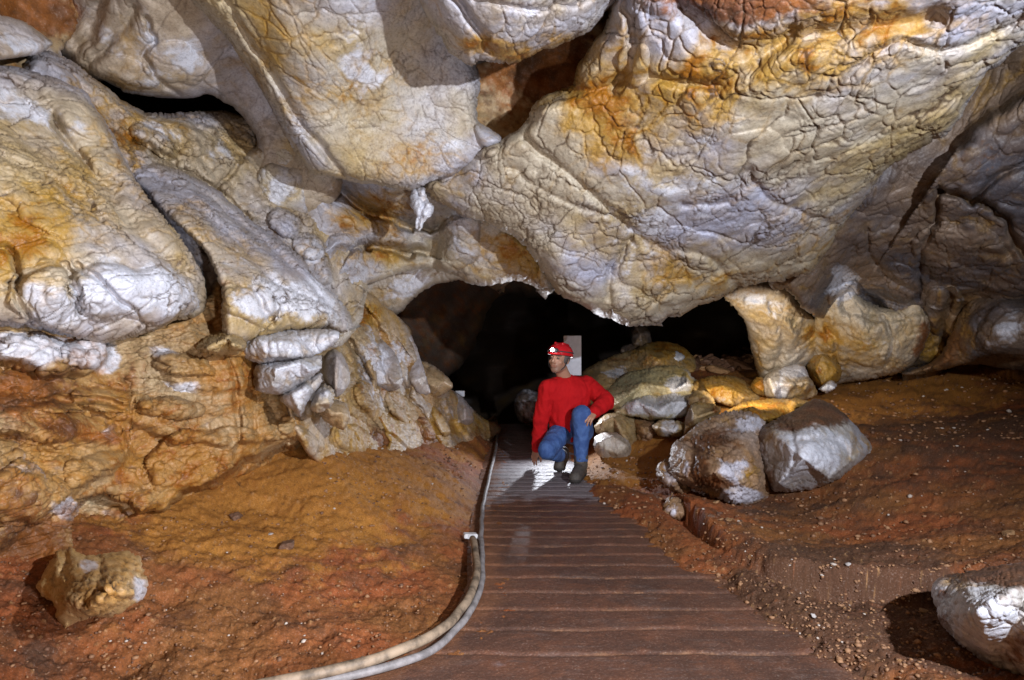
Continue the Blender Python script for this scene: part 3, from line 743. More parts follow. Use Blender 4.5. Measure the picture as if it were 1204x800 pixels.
# pale lower lip of the left ceiling above the tunnel
structure(mass('cave_ceiling', [(285, 180), (330, 170), (372, 190), (440, 205), (520, 228), (580, 255), (625, 285), (640, 312), (650, 332), (650, 344), (640, 345), (612, 331), (590, 334), (570, 336), (548, 331), (530, 322), (500, 318), (470, 321), (440, 332), (412, 346), (400, 352), (385, 335), (372, 300), (345, 272), (322, 262), (300, 258), (286, 250), (292, 225), (296, 205)],
    [(290, 200, 4.9), (300, 250, 5.0), (380, 250, 5.1), (400, 340, 5.3), (470, 318, 5.7), (570, 332, 5.6), (655, 350, 5.7), (500, 260, 5.25), (580, 280, 5.35), (400, 210, 5.0), (620, 300, 5.5), (440, 290, 5.3)],
    M_slab2, step=1.15, edge=12, ed=0.22, back=1.3, wig=2, noise=0.08, nf=1.8, seed=6,
    folds=[([(380, 215), (420, 245), (480, 268), (520, 275)], 12, 0.18), ([(430, 290), (470, 300), (510, 292)], 12, 0.14), ([(512, 250), (516, 280), (512, 310)], 4, 0.05), ([(372, 300), (400, 285), (440, 282), (500, 290)], 6, -0.10)],
    steps=[([(522, 272), (480, 270), (430, 252), (385, 226)], 2, 0.30, 26), ([(500, 300), (470, 302), (440, 290), (415, 296)], 2, 0.20, 20)],
    lumps=[(540, 285, 26, 34, 5, 0.12), (400, 300, 28, 22, -30, 0.10), (330, 225, 30, 30, 20, 0.10), (603, 300, 34, 24, 30, 0.05)],
    stain=[(610, 300, 45, 40, 1.2), (440, 250, 50, 20, 1.1), (440, 300, 40, 15, 1.1)], mud=[(440, 240, 40, 14, 0.3)], pale=[(540, 270, 30, 40, 0.45), (330, 230, 30, 30, 0.6), (400, 320, 30, 30, 0.5)]))  # stain channel here paints the brown shadow of the hollows

# inner arch further in
structure(mass('cave_ceiling', [(400, 320), (470, 300), (560, 310), (600, 330), (560, 330), (530, 330), (505, 338), (485, 352), (475, 365), (455, 374), (440, 365), (425, 352), (405, 350)],
    [(410, 345, 6.2), (460, 370, 6.6), (530, 328, 6.6), (480, 330, 6.3), (580, 320, 6.5)],
    M_pillar, step=1.15, edge=10, ed=0.3, back=1.5, wig=2, noise=0.08, nf=2, seed=7, stain=[(430, 350, 30, 20, 0.7)], pale=[(480, 335, 40, 20, 0.5)]))

# shaded arch band between left wall and left slab
structure(mass('cave_ceiling', [(60, -260), (60, -60), (75, 10), (62, 55), (90, 82), (130, 100), (160, 112), (200, 118), (240, 112), (268, 122), (290, 145), (302, 168), (300, 195), (292, 225), (286, 255), (320, 265), (380, 250), (400, 200), (330, 60), (280, -60), (280, -260)],
    [(75, 10, 4.1), (90, 80, 4.1), (170, 110, 4.3), (250, 115, 4.5), (300, 170, 4.75), (290, 245, 4.95), (180, 40, 3.9), (260, 60, 4.15), (330, 130, 4.6), (370, 215, 4.9), (150, -60, 3.4), (240, -60, 3.5), (150, -250, 2.4)],
    M_smooth, step=1.15, edge=16, ed=0.3, back=1.2, wig=2, noise=0.07, nf=1.4, seed=9,
    folds=[([(170, 20), (182, 50), (168, 65), (185, 95), (210, 108)], 3, 0.05), ([(120, 0), (105, 40), (80, 70)], 8, 0.08), ([(160, 10), (120, 60), (95, 85)], 6, 0.05), ([(300, 0), (290, 90), (340, 180)], 26, 0.10)],
    lumps=[(205, 75, 38, 24, 20, 0.05), (150, 85, 40, 16, 15, 0.04)],
    mud=[(270, 70, 50, 60, 0.10), (70, 5, 30, 20, 0.9)], pale=[(180, 70, 60, 40, 0.55), (340, 240, 30, 30, 0.3)], stain=[(140, 105, 60, 10, 0.5)]))

# rock behind the dark slot on the left
structure(mass('cave_wall', [(40, 60), (120, 100), (160, 128), (200, 135), (260, 130), (300, 150), (330, 230), (420, 260), (430, 360), (380, 420), (250, 400), (100, 300), (20, 160)],
    [(60, 90, 3.6), (160, 135, 4.1), (230, 140, 4.7), (290, 170, 5.0), (200, 200, 4.2), (280, 240, 4.7), (330, 290, 4.7), (400, 350, 5.2), (300, 390, 4.4), (100, 250, 3.6), (420, 280, 5.4)],
    M_left, step=1.15, edge=16, ed=0.25, back=0.8, wig=2, noise=0.12, nf=2.2, seed=10,
    folds=[([(160, 165), (200, 190), (260, 230), (290, 260)], 5, 0.10), ([(230, 150), (262, 165), (290, 190)], 3, 0.05), ([(255, 225), (275, 198), (290, 190)], 3, 0.06)],
    lumps=[(135, 175, 26, 18, 60, 0.12), (180, 165, 34, 12, 35, 0.14), (220, 160, 40, 20, 15, 0.10), (335, 262, 18, 14, 30, 0.15), (365, 290, 20, 14, 30, 0.12), (330, 300, 40, 12, 40, 0.15), (375, 315, 14, 24, -20, 0.10)],
    stain=[(110, 130, 60, 40, 0.9), (150, 180, 30, 30, 0.8), (340, 300, 50, 20, 0.5), (200, 140, 40, 10, 0.6)], pale=[(180, 160, 40, 14, 0.6), (240, 190, 40, 40, 0.3), (370, 290, 25, 20, 0.6)]))

# top-left jutting ledge
structure(mass('cave_wall', [(-260, -30), (-60, 5), (0, 18), (30, 28), (60, 48), (58, 56), (35, 66), (0, 70), (-80, 72), (-260, 70)],
    [(0, 20, 3.15), (60, 50, 3.4), (0, 68, 3.0), (-100, 30, 2.7), (-250, 0, 2.2), (-250, 65, 2.2)],
    M_smooth, step=1.15, edge=12, ed=0.14, back=0.9, wig=1.5, noise=0.05, seed=12, pale=[(30, 50, 50, 14, 0.5)]))
structure(mass('cave_wall', [(-300, -260), (110, -260), (100, 0), (70, 60), (100, 90), (0, 120), (-300, 100)],
    [(0, 0, 3.6), (80, 40, 4.0), (-200, 0, 2.7), (0, 100, 3.4), (50, -200, 3.0), (-250, -200, 2.3)],
    M_mudrock, step=4, edge=10, ed=0.1, back=0.6, noise=0.2, nf=2, seed=13, mud=[(40, 10, 60, 40, 0.8)], pale=[(60, 70, 30, 16, 0.4)]))

# big left boulder-like wall, upper
structure(mass('cave_wall', [(-300, 40), (-120, 62), (0, 76), (50, 88), (100, 108), (128, 150), (152, 195), (178, 240), (215, 285), (237, 325), (240, 352), (228, 372), (190, 384), (130, 402), (90, 398), (50, 388), (0, 384), (-120, 385), (-300, 400)],
    [(0, 80, 3.1), (100, 110, 3.4), (150, 195, 3.4), (237, 330, 3.45), (130, 400, 3.05), (0, 384, 2.65), (0, 200, 2.75), (100, 250, 3.0), (60, 340, 2.65), (180, 330, 3.05), (-250, 80, 2.2), (-250, 380, 1.9), (-120, 220, 2.2)],
    M_left, step=1.15, edge=14, ed=0.16, back=0.9, wig=2.5, noise=0.09, nf=1.6, seed=14,
    folds=[([(-50, 290), (15, 300), (22, 360), (60, 392)], 4, 0.07), ([(90, 310), (150, 360), (165, 378)], 3, 0.04), ([(10, 330), (70, 310), (90, 340), (95, 370)], 4, 0.05), ([(40, 110), (100, 190), (170, 280), (230, 340)], 8, 0.05), ([(-20, 180), (60, 210), (120, 260)], 5, 0.04), ([(60, 140), (110, 200), (140, 215)], 4, 0.04)],
    lumps=[(160, 345, 78, 34, 4, 0.10), (50, 345, 40, 40, 30, 0.08), (60, 230, 90, 40, 30, 0.05), (10, 360, 24, 22, 20, 0.05), (80, 130, 60, 20, 30, 0.05)],
    stain=[(30, 270, 90, 50, 0.85), (0, 300, 50, 30, 0.5), (120, 230, 60, 40, 0.35), (-100, 250, 100, 100, 0.6), (120, 170, 30, 30, 0.4)],
    mud=[(20, 280, 60, 30, 0.25), (200, 290, 30, 40, 0.2)], pale=[(160, 345, 80, 35, 0.85), (50, 360, 40, 24, 0.6), (10, 130, 80, 40, 0.35), (90, 150, 60, 40, 0.25)]))
# second big tongue of rock
structure(mass('cave_wall', [(148, 202), (170, 190), (200, 196), (250, 222), (300, 262), (345, 298), (380, 335), (402, 358), (412, 375), (408, 388), (380, 385), (335, 390), (290, 402), (268, 398), (262, 370), (258, 330), (236, 290), (200, 255), (170, 225)],
    [(150, 204, 3.9), (200, 200, 4.1), (300, 265, 4.3), (410, 375, 4.45), (340, 388, 3.9), (268, 398, 3.5), (220, 260, 3.62), (300, 330, 3.72), (370, 360, 4.0)],
    M_left, step=1.15, edge=11, ed=0.13, back=0.8, wig=1.8, noise=0.07, nf=1.8, seed=15,
    folds=[([(180, 205), (250, 260), (320, 330), (340, 380)], 5, 0.04), ([(230, 220), (300, 275), (380, 345)], 5, 0.05), ([(300, 340), (320, 380)], 4, 0.05), ([(310, 385), (325, 362), (350, 345)], 3, 0.04)],
    lumps=[(330, 365, 70, 26, 12, 0.08)], stain=[(230, 260, 40, 30, 0.3)], pale=[(340, 355, 60, 26, 0.8), (300, 300, 60, 30, 0.2), (370, 345, 30, 24, 0.4)], mud=[(262, 350, 14, 50, 0.6)]))
# lower left muddy wall
structure(mass('cave_wall', [(-300, 370), (0, 378), (60, 382), (130, 392), (200, 378), (245, 350), (258, 330), (285, 370), (300, 400), (340, 420), (400, 400), (402, 352), (430, 345), (452, 362), (478, 385), (488, 412), (505, 440), (528, 458), (548, 478), (566, 492), (582, 500), (584, 512), (572, 530), (540, 548), (480, 560), (400, 575), (330, 590), (260, 615), (200, 650), (150, 680), (100, 705), (0, 740), (-300, 840)],
    [(-280, 380, 2.0), (0, 395, 2.75), (130, 410, 3.2), (250, 370, 3.75), (330, 430, 4.2), (405, 360, 5.6), (450, 370, 6.3), (488, 415, 6.8), (528, 460, 7.6), (565, 494, 8.5), (580, 512, 8.7), (400, 470, 4.9), (480, 500, 6.3), (480, 555, 5.8), (400, 570, 4.65), (300, 590, 4.0), (300, 520, 3.85), (200, 640, 3.3), (200, 480, 3.3), (100, 690, 2.85), (60, 560, 2.75), (0, 480, 2.6), (0, 720, 2.5), (-280, 800, 1.9), (540, 530, 7.0)],
    M_mudrock, step=1.15, edge=10, ed=0.18, back=0.8, wig=2.5, noise=0.14, nf=2.0, seed=16,
    steps=[([(-100, 400), (20, 425), (60, 440), (120, 432), (128, 410)], 3, 0.16, 60), ([(80, 610), (110, 580), (180, 600), (215, 580), (260, 560), (300, 535), (350, 520)], 3, 0.30, 70),
           ([(0, 640), (60, 600), (95, 575), (130, 555), (150, 530)], 4, 0.12, 50), ([(100, 480), (160, 500), (220, 520), (320, 520)], 3, 0.10, 50), ([(180, 440), (230, 460), (290, 460)], 3, 0.07, 40)],
    folds=[([(150, 440), (155, 480), (150, 520)], 3, 0.06), ([(250, 385), (275, 440), (280, 520)], 4, 0.05), ([(410, 400), (440, 450), (470, 510)], 4, 0.12), ([(440, 390), (470, 440), (510, 490)], 4, 0.12), ([(0, 480), (100, 470), (160, 480)], 4, 0.05), ([(0, 510), (60, 520), (140, 510)], 4, 0.05)],
    lumps=[(40, 415, 40, 20, 10, 0.10), (100, 415, 30, 16, 0, 0.10), (215, 430, 40, 12, 10, 0.10), (270, 405, 30, 12, 10, 0.12), (240, 540, 70, 34, -15, 0.14), (60, 500, 80, 26, 5, 0.10), (30, 580, 50, 34, 10, 0.12), (110, 550, 40, 16, -20, 0.06), (440, 415, 16, 42, -35, 0.18), (465, 400, 14, 44, -30, 0.14), (450, 480, 16, 40, -45, 0.16), (485, 490, 14, 40, -50, 0.16), (510, 470, 12, 34, -42, 0.10), (420, 470, 20, 30, -20, 0.15), (390, 510, 26, 16, 20, 0.12), (130, 470, 50, 14, 5, 0.07), (200, 480, 40, 12, 5, 0.08), (350, 505, 24, 14, 30, 0.10), (400, 440, 14, 20, 0, 0.12)],
    stain=[(240, 540, 100, 40, 0.8), (120, 500, 100, 40, 0.5), (270, 430, 60, 40, 0.6), (300, 580, 80, 30, 0.7), (30, 560, 50, 40, 0.4), (440, 380, 30, 20, 0.5), (160, 600, 60, 30, 0.5)],
    mud=[(30, 460, 70, 30, 0.7), (30, 640, 80, 60, 0.6), (100, 510, 90, 16, 0.5), (480, 530, 60, 30, 0.5), (430, 530, 60, 30, 0.4), (380, 550, 60, 26, 0.4), (150, 450, 40, 20, 0.3)],
    pale=[(30, 412, 70, 18, 1.1), (110, 415, 30, 16, 1.0), (215, 455, 26, 10, 0.8), (130, 500, 12, 12, 0.9), (75, 590, 14, 10, 0.9), (140, 605, 20, 6, 0.8), (265, 570, 20, 6, 0.6), (20, 560, 40, 20, 0.4), (440, 420, 20, 40, 0.7), (470, 415, 12, 36, 0.6), (540, 485, 16, 10, 0.5), (75, 600, 20, 14, 0.5), (200, 420, 20, 12, 0.5), (20, 688, 16, 6, 1.0)]))

# smooth tilted slabs running down to the tunnel mouth
structure(mass('cave_wall', [(325, 402), (360, 396), (398, 372), (402, 352), (430, 345), (452, 360), (478, 383), (489, 412), (506, 438), (529, 456), (549, 476), (568, 491), (583, 499), (586, 510), (566, 520), (530, 532), (480, 546), (430, 560), (392, 560), (362, 535), (335, 480)],
    [(330, 410, 4.1), (405, 360, 5.4), (450, 368, 6.1), (488, 415, 6.6), (528, 460, 7.4), (567, 494, 8.3), (583, 512, 8.5), (400, 470, 4.7), (470, 480, 6.0), (480, 558, 5.6), (400, 575, 4.5), (345, 585, 4.1), (330, 490, 3.95), (540, 530, 6.9)],
    M_tan, step=1.15, edge=8, ed=0.15, back=0.7, wig=2, noise=0.12, nf=2.2, seed=33,
    steps=[([(404, 372), (425, 410), (440, 470), (455, 520), (450, 560)], 2, 0.22, 70), ([(440, 372), (462, 410), (478, 450), (500, 490), (520, 540)], 2, 0.20, 60), ([(485, 420), (505, 455), (530, 490), (552, 520)], 2.5, 0.14, 26),
           ],
    lumps=[(445, 425, 18, 40, -28, 0.10), (350, 520, 26, 16, 20, 0.08), (420, 520, 30, 16, 30, 0.10), (470, 500, 36, 14, 40, 0.10)],
    stain=[(430, 372, 30, 16, 0.9), (450, 500, 60, 30, 0.8), (400, 430, 14, 30, 0.9), (530, 500, 40, 20, 0.6)], mud=[(480, 545, 70, 20, 0.7), (560, 515, 30, 14, 0.5), (380, 550, 50, 20, 0.5)],
    pale=[(462, 448, 16, 12, 0.9), (440, 415, 16, 24, 0.4), (545, 480, 16, 10, 0.5)]))

# right wall
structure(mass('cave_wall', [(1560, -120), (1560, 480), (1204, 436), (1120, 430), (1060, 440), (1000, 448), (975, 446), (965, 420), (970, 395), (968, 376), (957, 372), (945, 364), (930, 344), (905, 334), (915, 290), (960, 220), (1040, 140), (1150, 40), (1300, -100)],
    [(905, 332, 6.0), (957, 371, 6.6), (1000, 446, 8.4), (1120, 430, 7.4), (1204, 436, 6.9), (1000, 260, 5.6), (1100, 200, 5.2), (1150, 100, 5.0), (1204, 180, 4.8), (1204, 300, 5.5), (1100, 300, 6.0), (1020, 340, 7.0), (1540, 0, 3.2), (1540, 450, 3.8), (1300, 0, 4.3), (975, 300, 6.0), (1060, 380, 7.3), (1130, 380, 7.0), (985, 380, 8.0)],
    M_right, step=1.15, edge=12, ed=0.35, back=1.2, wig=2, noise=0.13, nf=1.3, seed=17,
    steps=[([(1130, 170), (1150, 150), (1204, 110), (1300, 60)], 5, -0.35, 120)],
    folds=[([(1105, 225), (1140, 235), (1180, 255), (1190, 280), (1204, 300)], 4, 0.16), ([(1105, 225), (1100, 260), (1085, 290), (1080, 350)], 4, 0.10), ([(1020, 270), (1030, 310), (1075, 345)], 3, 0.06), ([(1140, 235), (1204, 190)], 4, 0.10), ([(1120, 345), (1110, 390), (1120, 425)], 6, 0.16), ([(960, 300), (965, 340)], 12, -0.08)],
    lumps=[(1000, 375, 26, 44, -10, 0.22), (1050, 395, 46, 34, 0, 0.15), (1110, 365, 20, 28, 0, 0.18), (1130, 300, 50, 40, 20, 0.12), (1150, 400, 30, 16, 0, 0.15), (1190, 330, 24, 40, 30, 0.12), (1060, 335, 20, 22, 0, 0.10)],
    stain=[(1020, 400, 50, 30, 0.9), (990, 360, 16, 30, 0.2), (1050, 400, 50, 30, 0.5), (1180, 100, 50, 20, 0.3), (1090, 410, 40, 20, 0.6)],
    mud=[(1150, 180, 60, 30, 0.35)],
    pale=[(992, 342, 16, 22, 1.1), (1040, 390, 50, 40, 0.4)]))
# pillar
structure(mass('cave_wall', [(852, 347), (866, 336), (900, 331), (925, 340), (942, 360), (957, 374), (972, 388), (972, 408), (960, 424), (945, 436), (920, 446), (898, 450), (890, 436), (884, 412), (880, 392), (870, 368), (858, 357)],
    [(850, 347, 6.7), (900, 335, 6.6), (957, 374, 7.2), (970, 395, 7.6), (897, 446, 7.9), (945, 436, 7.8), (910, 390, 7.1), (882, 395, 7.5)],
    M_pillar, step=1.15, edge=12, ed=0.3, back=0.9, wig=1.5, noise=0.12, nf=2.4, seed=18,
    folds=[([(905, 360), (920, 390), (915, 430)], 6, 0.10), ([(880, 355), (905, 365), (935, 395)], 4, -0.08)],
    stain=[(955, 400, 16, 24, 0.7), (888, 430, 8, 26, 1.0), (930, 360, 20, 8, 0.4)], mud=[(885, 430, 8, 30, 0.5)], pale=[(885, 350, 24, 14, 0.8), (910, 370, 30, 20, 0.3)]))
structure(mass('cave_wall', [(956, 372), (966, 352), (974, 333), (986, 325), (1000, 331), (1012, 350), (1030, 360), (1058, 362), (1078, 350), (1094, 372), (1090, 400), (1078, 424), (1058, 438), (1000, 450), (972, 452), (958, 430), (952, 400)],
    [(960, 400, 7.5), (985, 328, 6.75), (1040, 362, 6.95), (1085, 385, 6.95), (1000, 447, 7.9), (1060, 436, 7.4), (1020, 400, 7.0), (965, 445, 7.9)],
    M_pillar, step=1.15, edge=10, ed=0.25, back=0.8, wig=1.5, noise=0.10, nf=2.2, seed=34,
    folds=[([(1040, 370), (1050, 400), (1045, 430)], 3, 0.05), ([(970, 380), (985, 410), (980, 440)], 4, 0.08)],
    steps=[([(1085, 372), (1040, 378), (1000, 372), (985, 350)], 2.5, 0.08, 30)],
    stain=[(975, 395, 16, 30, 0.9), (1030, 425, 50, 14, 0.8), (1000, 400, 20, 20, 0.4)], mud=[(1082, 400, 12, 30, 0.8), (1060, 432, 30, 10, 0.5)], pale=[(990, 338, 16, 18, 1.1), (1040, 395, 30, 20, 0.5)]))
# streaked cone of rock at the far right
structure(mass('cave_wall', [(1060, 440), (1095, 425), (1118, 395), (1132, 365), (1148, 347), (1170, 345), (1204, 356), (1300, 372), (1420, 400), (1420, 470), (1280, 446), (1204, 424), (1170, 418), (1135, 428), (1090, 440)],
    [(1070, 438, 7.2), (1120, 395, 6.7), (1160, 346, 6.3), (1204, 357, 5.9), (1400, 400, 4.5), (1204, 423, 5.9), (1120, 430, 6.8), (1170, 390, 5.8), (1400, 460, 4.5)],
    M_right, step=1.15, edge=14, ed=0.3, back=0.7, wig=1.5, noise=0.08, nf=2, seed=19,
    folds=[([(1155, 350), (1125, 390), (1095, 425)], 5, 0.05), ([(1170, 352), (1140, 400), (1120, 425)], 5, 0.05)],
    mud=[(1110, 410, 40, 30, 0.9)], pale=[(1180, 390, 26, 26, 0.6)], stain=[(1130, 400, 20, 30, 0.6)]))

# dim rock far inside the tunnel
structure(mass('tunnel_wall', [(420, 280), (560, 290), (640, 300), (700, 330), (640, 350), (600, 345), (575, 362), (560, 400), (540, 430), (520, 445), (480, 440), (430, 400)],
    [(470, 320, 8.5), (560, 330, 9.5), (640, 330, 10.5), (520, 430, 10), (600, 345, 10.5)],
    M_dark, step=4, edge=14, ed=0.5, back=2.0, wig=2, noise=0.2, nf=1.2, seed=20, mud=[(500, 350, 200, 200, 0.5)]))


# ------------------------------------------------------------------ loose boulders and blocks
def boulder(name, label, cat, poly, d, mat, thick=0.3, front=None, group=None, **k):
    """closed rock: outline with its own distance, front bulge and back"""
    us = [p[0] for p in poly]; vs = [p[1] for p in poly]
    c = (sum(us) / len(us), sum(vs) / len(vs))
    if front is None:
        front = [(min(us), c[1], d), (max(us), c[1], d), (c[0], min(vs), d + 0.10), (c[0], max(vs), d - 0.02)]
    kw = dict(step=1.2, edge=6, ed=0.03, back=thick, wig=1.3, noise=0.05, nf=4.5, closed_back=True, facets=3, facet_depth=thick * 0.95, origin='base', per=2)
    kw.update(k)
    o = mass(name, poly, front, mat, **kw)
    return tag(o, label, cat, group)

boulder('boulder', 'large brown boulder with white patches, left of the pair beside the path', 'boulder',
    [(786, 548), (788, 530), (800, 514), (818, 500), (840, 488), (868, 485), (892, 492), (902, 505), (898, 530), (902, 552), (906, 575), (898, 590), (878, 598), (852, 592), (828, 580), (806, 572), (790, 562)], 5.35, M_bould,
    thick=0.55, front=[(780, 540, 5.4), (905, 580, 5.25), (850, 590, 5.2), (870, 488, 5.75), (800, 515, 5.55), (845, 545, 5.2)], seed=101, facets=5, noise=0.035, wig=0.8, fpts=[(800, 522, .45), (845, 506, .30), (880, 525, .75), (840, 556, 1.0), (893, 568, .70), (815, 565, .75), (862, 588, .55)],
    folds=[([(800, 520), (840, 540), (880, 560), (902, 575)], 4, 0.06), ([(815, 510), (815, 560), (830, 578)], 4, 0.05)],
    pale=[(860, 553, 18, 12, 1.3), (872, 586, 26, 7, 1.4), (880, 500, 20, 10, 0.8), (806, 550, 5, 14, 0.6)], mud=[(840, 515, 40, 22, 0.8), (820, 555, 16, 24, 0.9), (850, 572, 30, 7, 0.9)], stain=[(882, 558, 14, 12, 0.9)])
boulder('boulder', 'large whitish boulder with mud brown top, right of the pair by the path', 'boulder',
    [(884, 520), (898, 503), (918, 490), (940, 480), (956, 470), (968, 471), (986, 480), (1000, 494), (1012, 508), (1022, 520), (1027, 532), (1016, 540), (1004, 548), (990, 560), (966, 572), (936, 576), (912, 578), (902, 565), (892, 545)], 5.35, M_white,
    thick=0.6, front=[(886, 530, 5.5), (1027, 532, 5.6), (960, 472, 5.75), (940, 576, 5.2), (950, 525, 5.15), (905, 565, 5.3)], seed=102, facets=5, noise=0.03, wig=0.8, fpts=[(908, 508, .70), (960, 494, .55), (1003, 502, .45), (945, 540, 1.0), (1000, 543, .62), (916, 568, .80), (975, 562, .75)],
    folds=[([(925, 500), (935, 530), (925, 570)], 3, 0.04), ([(940, 515), (985, 520), (1000, 545)], 3, 0.04)],
    mud=[(960, 484, 60, 20, 1.3), (885, 515, 14, 34, 1.2), (900, 560, 14, 20, 0.9), (925, 503, 16, 8, 0.6)], pale=[(950, 530, 50, 26, 1.0)], stain=[(905, 515, 16, 14, 0.9), (1010, 530, 14, 18, 0.7)])
boulder('rock', 'smooth grey rock wedged low against the left side of the large brown boulder', 'rock',
    [(772, 560), (774, 548), (784, 540), (792, 552), (800, 566), (812, 576), (804, 582), (786, 576)], 5.35, M_bould, thick=0.3, seed=103, facets=3, pale=[(785, 560, 20, 20, 0.4)])
boulder('rock', 'small broken grey rock on the path edge below the large brown boulder', 'rock',
    [(778, 606), (780, 592), (788, 583), (802, 588), (808, 600), (800, 610), (786, 612)], 4.95, M_bould, thick=0.14, seed=104, facets=3, pale=[(790, 602, 8, 8, 0.8)], edge=8, noise=0.03)
boulder('rock', 'low flat tan rock lying under the front of the large brown boulder', 'rock',
    [(802, 600), (812, 592), (828, 594), (842, 600), (838, 608), (820, 613), (806, 611)], 4.95, M_ochre, thick=0.14, seed=105, facets=3, edge=8, noise=0.03)
boulder('boulder', 'pale green yellow slab leaning above the overhanging white slab', 'boulder',
    [(700, 470), (720, 452), (740, 438), (770, 432), (804, 433), (812, 444), (826, 450), (820, 460), (800, 468), (770, 474), (735, 480), (712, 482)], 7.6, M_yellow, thick=0.7, seed=106, facets=4,
    front=[(700, 475, 7.5), (820, 455, 7.7), (770, 432, 8.1), (760, 476, 7.3)], pale=[(800, 452, 16, 12, 0.9)])
boulder('boulder', 'creamy white flat slab overhanging small rocks right of the kneeling man', 'boulder',
    [(723, 484), (732, 476), (748, 468), (770, 462), (796, 457), (812, 462), (818, 470), (812, 480), (806, 490), (792, 493), (765, 494), (742, 490)], 7.1, M_yellow, thick=0.5, seed=107, facets=4,
    front=[(723, 485, 7.1), (818, 470, 7.2), (780, 460, 7.4), (780, 493, 6.95)], pale=[(775, 476, 50, 16, 1.0)])
boulder('boulder', 'rounded cream stone on the soil beside the knee of the man', 'boulder',
    [(698, 528), (700, 515), (710, 508), (726, 509), (738, 516), (742, 528), (738, 538), (724, 542), (708, 540)], 6.75, M_pillar, thick=0.3, seed=108, facets=5, pale=[(720, 525, 20, 12, 0.5)], noise=0.04)
boulder('boulder', 'upright brown rock under the overhanging white slab', 'boulder',
    [(700, 500), (712, 486), (735, 486), (748, 494), (750, 515), (744, 530), (726, 520), (705, 512)], 7.15, M_ochre, thick=0.5, seed=109, facets=3, edge=12)
boulder('rock', 'dark shaded wedge rock between the brown upright rock and the white eyed stone', 'rock',
    [(746, 494), (768, 494), (774, 506), (766, 520), (754, 524), (748, 514)], 7.05, M_bould, thick=0.3, seed=110, facets=3, edge=8)
boulder('rock', 'small white stone with brown rim under the right end of the overhanging slab', 'rock',
    [(768, 500), (776, 494), (792, 493), (806, 498), (808, 507), (798, 513), (780, 513), (770, 508)], 6.7, M_ochre, thick=0.25, seed=111, facets=3, edge=8, pale=[(788, 503, 12, 8, 1.2)])
boulder('boulder', 'angular orange block standing between the white slab and the large brown boulder', 'boulder',
    [(806, 497), (810, 480), (820, 473), (836, 476), (848, 480), (846, 490), (832, 500), (815, 508), (804, 512)], 6.5, M_ochre, thick=0.4, seed=112, facets=3, edge=10, mud=[(842, 482, 6, 6, 1.0)])
boulder('rock', 'rough brown stone resting on top of the angular orange block', 'rock',
    [(808, 470), (816, 460), (828, 460), (838, 468), (842, 476), (830, 480), (816, 478)], 6.8, M_ochre, thick=0.25, seed=113, facets=3, edge=7, mud=[(825, 470, 14, 8, 0.6)])
boulder('boulder', 'wide orange slab with a dark undercut behind the large brown boulder', 'boulder',
    [(814, 456), (824, 446), (846, 441), (866, 444), (882, 452), (898, 462), (896, 472), (880, 478), (862, 480), (842, 472), (824, 464)], 7.5, M_ochre, thick=0.6, seed=114, facets=4, front=[(815, 455, 7.4), (898, 468, 7.5), (855, 442, 8.0), (860, 478, 7.2)], pale=[(845, 468, 10, 4, 0.9)], stain=[(850, 455, 60, 20, 0.6)])
boulder('boulder', 'long low orange rock running behind both large boulders', 'boulder',
    [(846, 492), (860, 480), (890, 470), (920, 468), (950, 472), (958, 478), (930, 488), (905, 498), (880, 498)], 6.6, M_ochre, thick=0.5, seed=115, facets=3, edge=12, stain=[(900, 480, 60, 30, 0.8)], front=[(846, 490, 6.5), (955, 478, 6.7), (900, 468, 7.0), (890, 497, 6.3)])
boulder('boulder', 'blocky white and orange boulder at the foot of the pale rock pillar', 'boulder',
    [(896, 452), (904, 438), (922, 432), (944, 430), (950, 440), (958, 454), (960, 464), (944, 470), (920, 472), (902, 468)], 7.3, M_pillar, thick=0.45, seed=116, facets=5, pale=[(935, 436, 16, 8, 1.2), (918, 458, 14, 12, 1.0)], stain=[(945, 460, 16, 12, 0.9)], noise=0.05)
boulder('rock', 'small orange rock left of the blocky boulder under the pillar', 'rock',
    [(884, 452), (890, 444), (900, 446), (904, 456), (898, 464), (888, 462)], 7.35, M_ochre, thick=0.25, seed=117, facets=3, edge=6, stain=[(894, 454, 20, 20, 0.8)])
boulder('boulder', 'rounded orange lump of rock between the pillar and the right wall', 'boulder',
    [(948, 430), (952, 418), (964, 408), (978, 412), (988, 424), (990, 440), (982, 452), (966, 458), (954, 448)], 7.8, M_ochre, thick=0.4, seed=118, facets=5, stain=[(968, 435, 30, 30, 0.8)], noise=0.03)
boulder('rock', 'small angular white stone on the soil under the rounded orange lump', 'rock',
    [(962, 458), (972, 450), (978, 447), (984, 452), (982, 458), (972, 462)], 7.3, M_white, thick=0.15, seed=119, facets=3, edge=5, noise=0.02, pale=[(973, 455, 14, 8, 0.9)])
boulder('boulder', 'long streaked brown rock mound behind the head high shoulder of the man', 'boulder',
    [(676, 448), (694, 432), (712, 422), (735, 414), (760, 404), (785, 402), (806, 410), (818, 424), (816, 438), (790, 440), (760, 440), (736, 448), (716, 466), (696, 476), (680, 470)], 8.6, M_ochre, thick=0.9, seed=120, facets=4,
    front=[(680, 460, 8.2), (818, 430, 9.0), (770, 403, 9.6), (730, 450, 8.2)], mud=[(730, 425, 60, 16, 0.5)], pale=[(725, 440, 16, 8, 0.6)], stain=[(790, 410, 40, 14, 0.9)])
boulder('rock', 'small white almond shaped stone lying on the brown mound near the dark tunnel', 'rock',
    [(776, 418), (786, 415), (796, 413), (806, 420), (798, 426), (786, 426)], 8.9, M_white, thick=0.2, seed=121, facets=3, edge=5, noise=0.02, pale=[(790, 420, 20, 10, 1.0)])
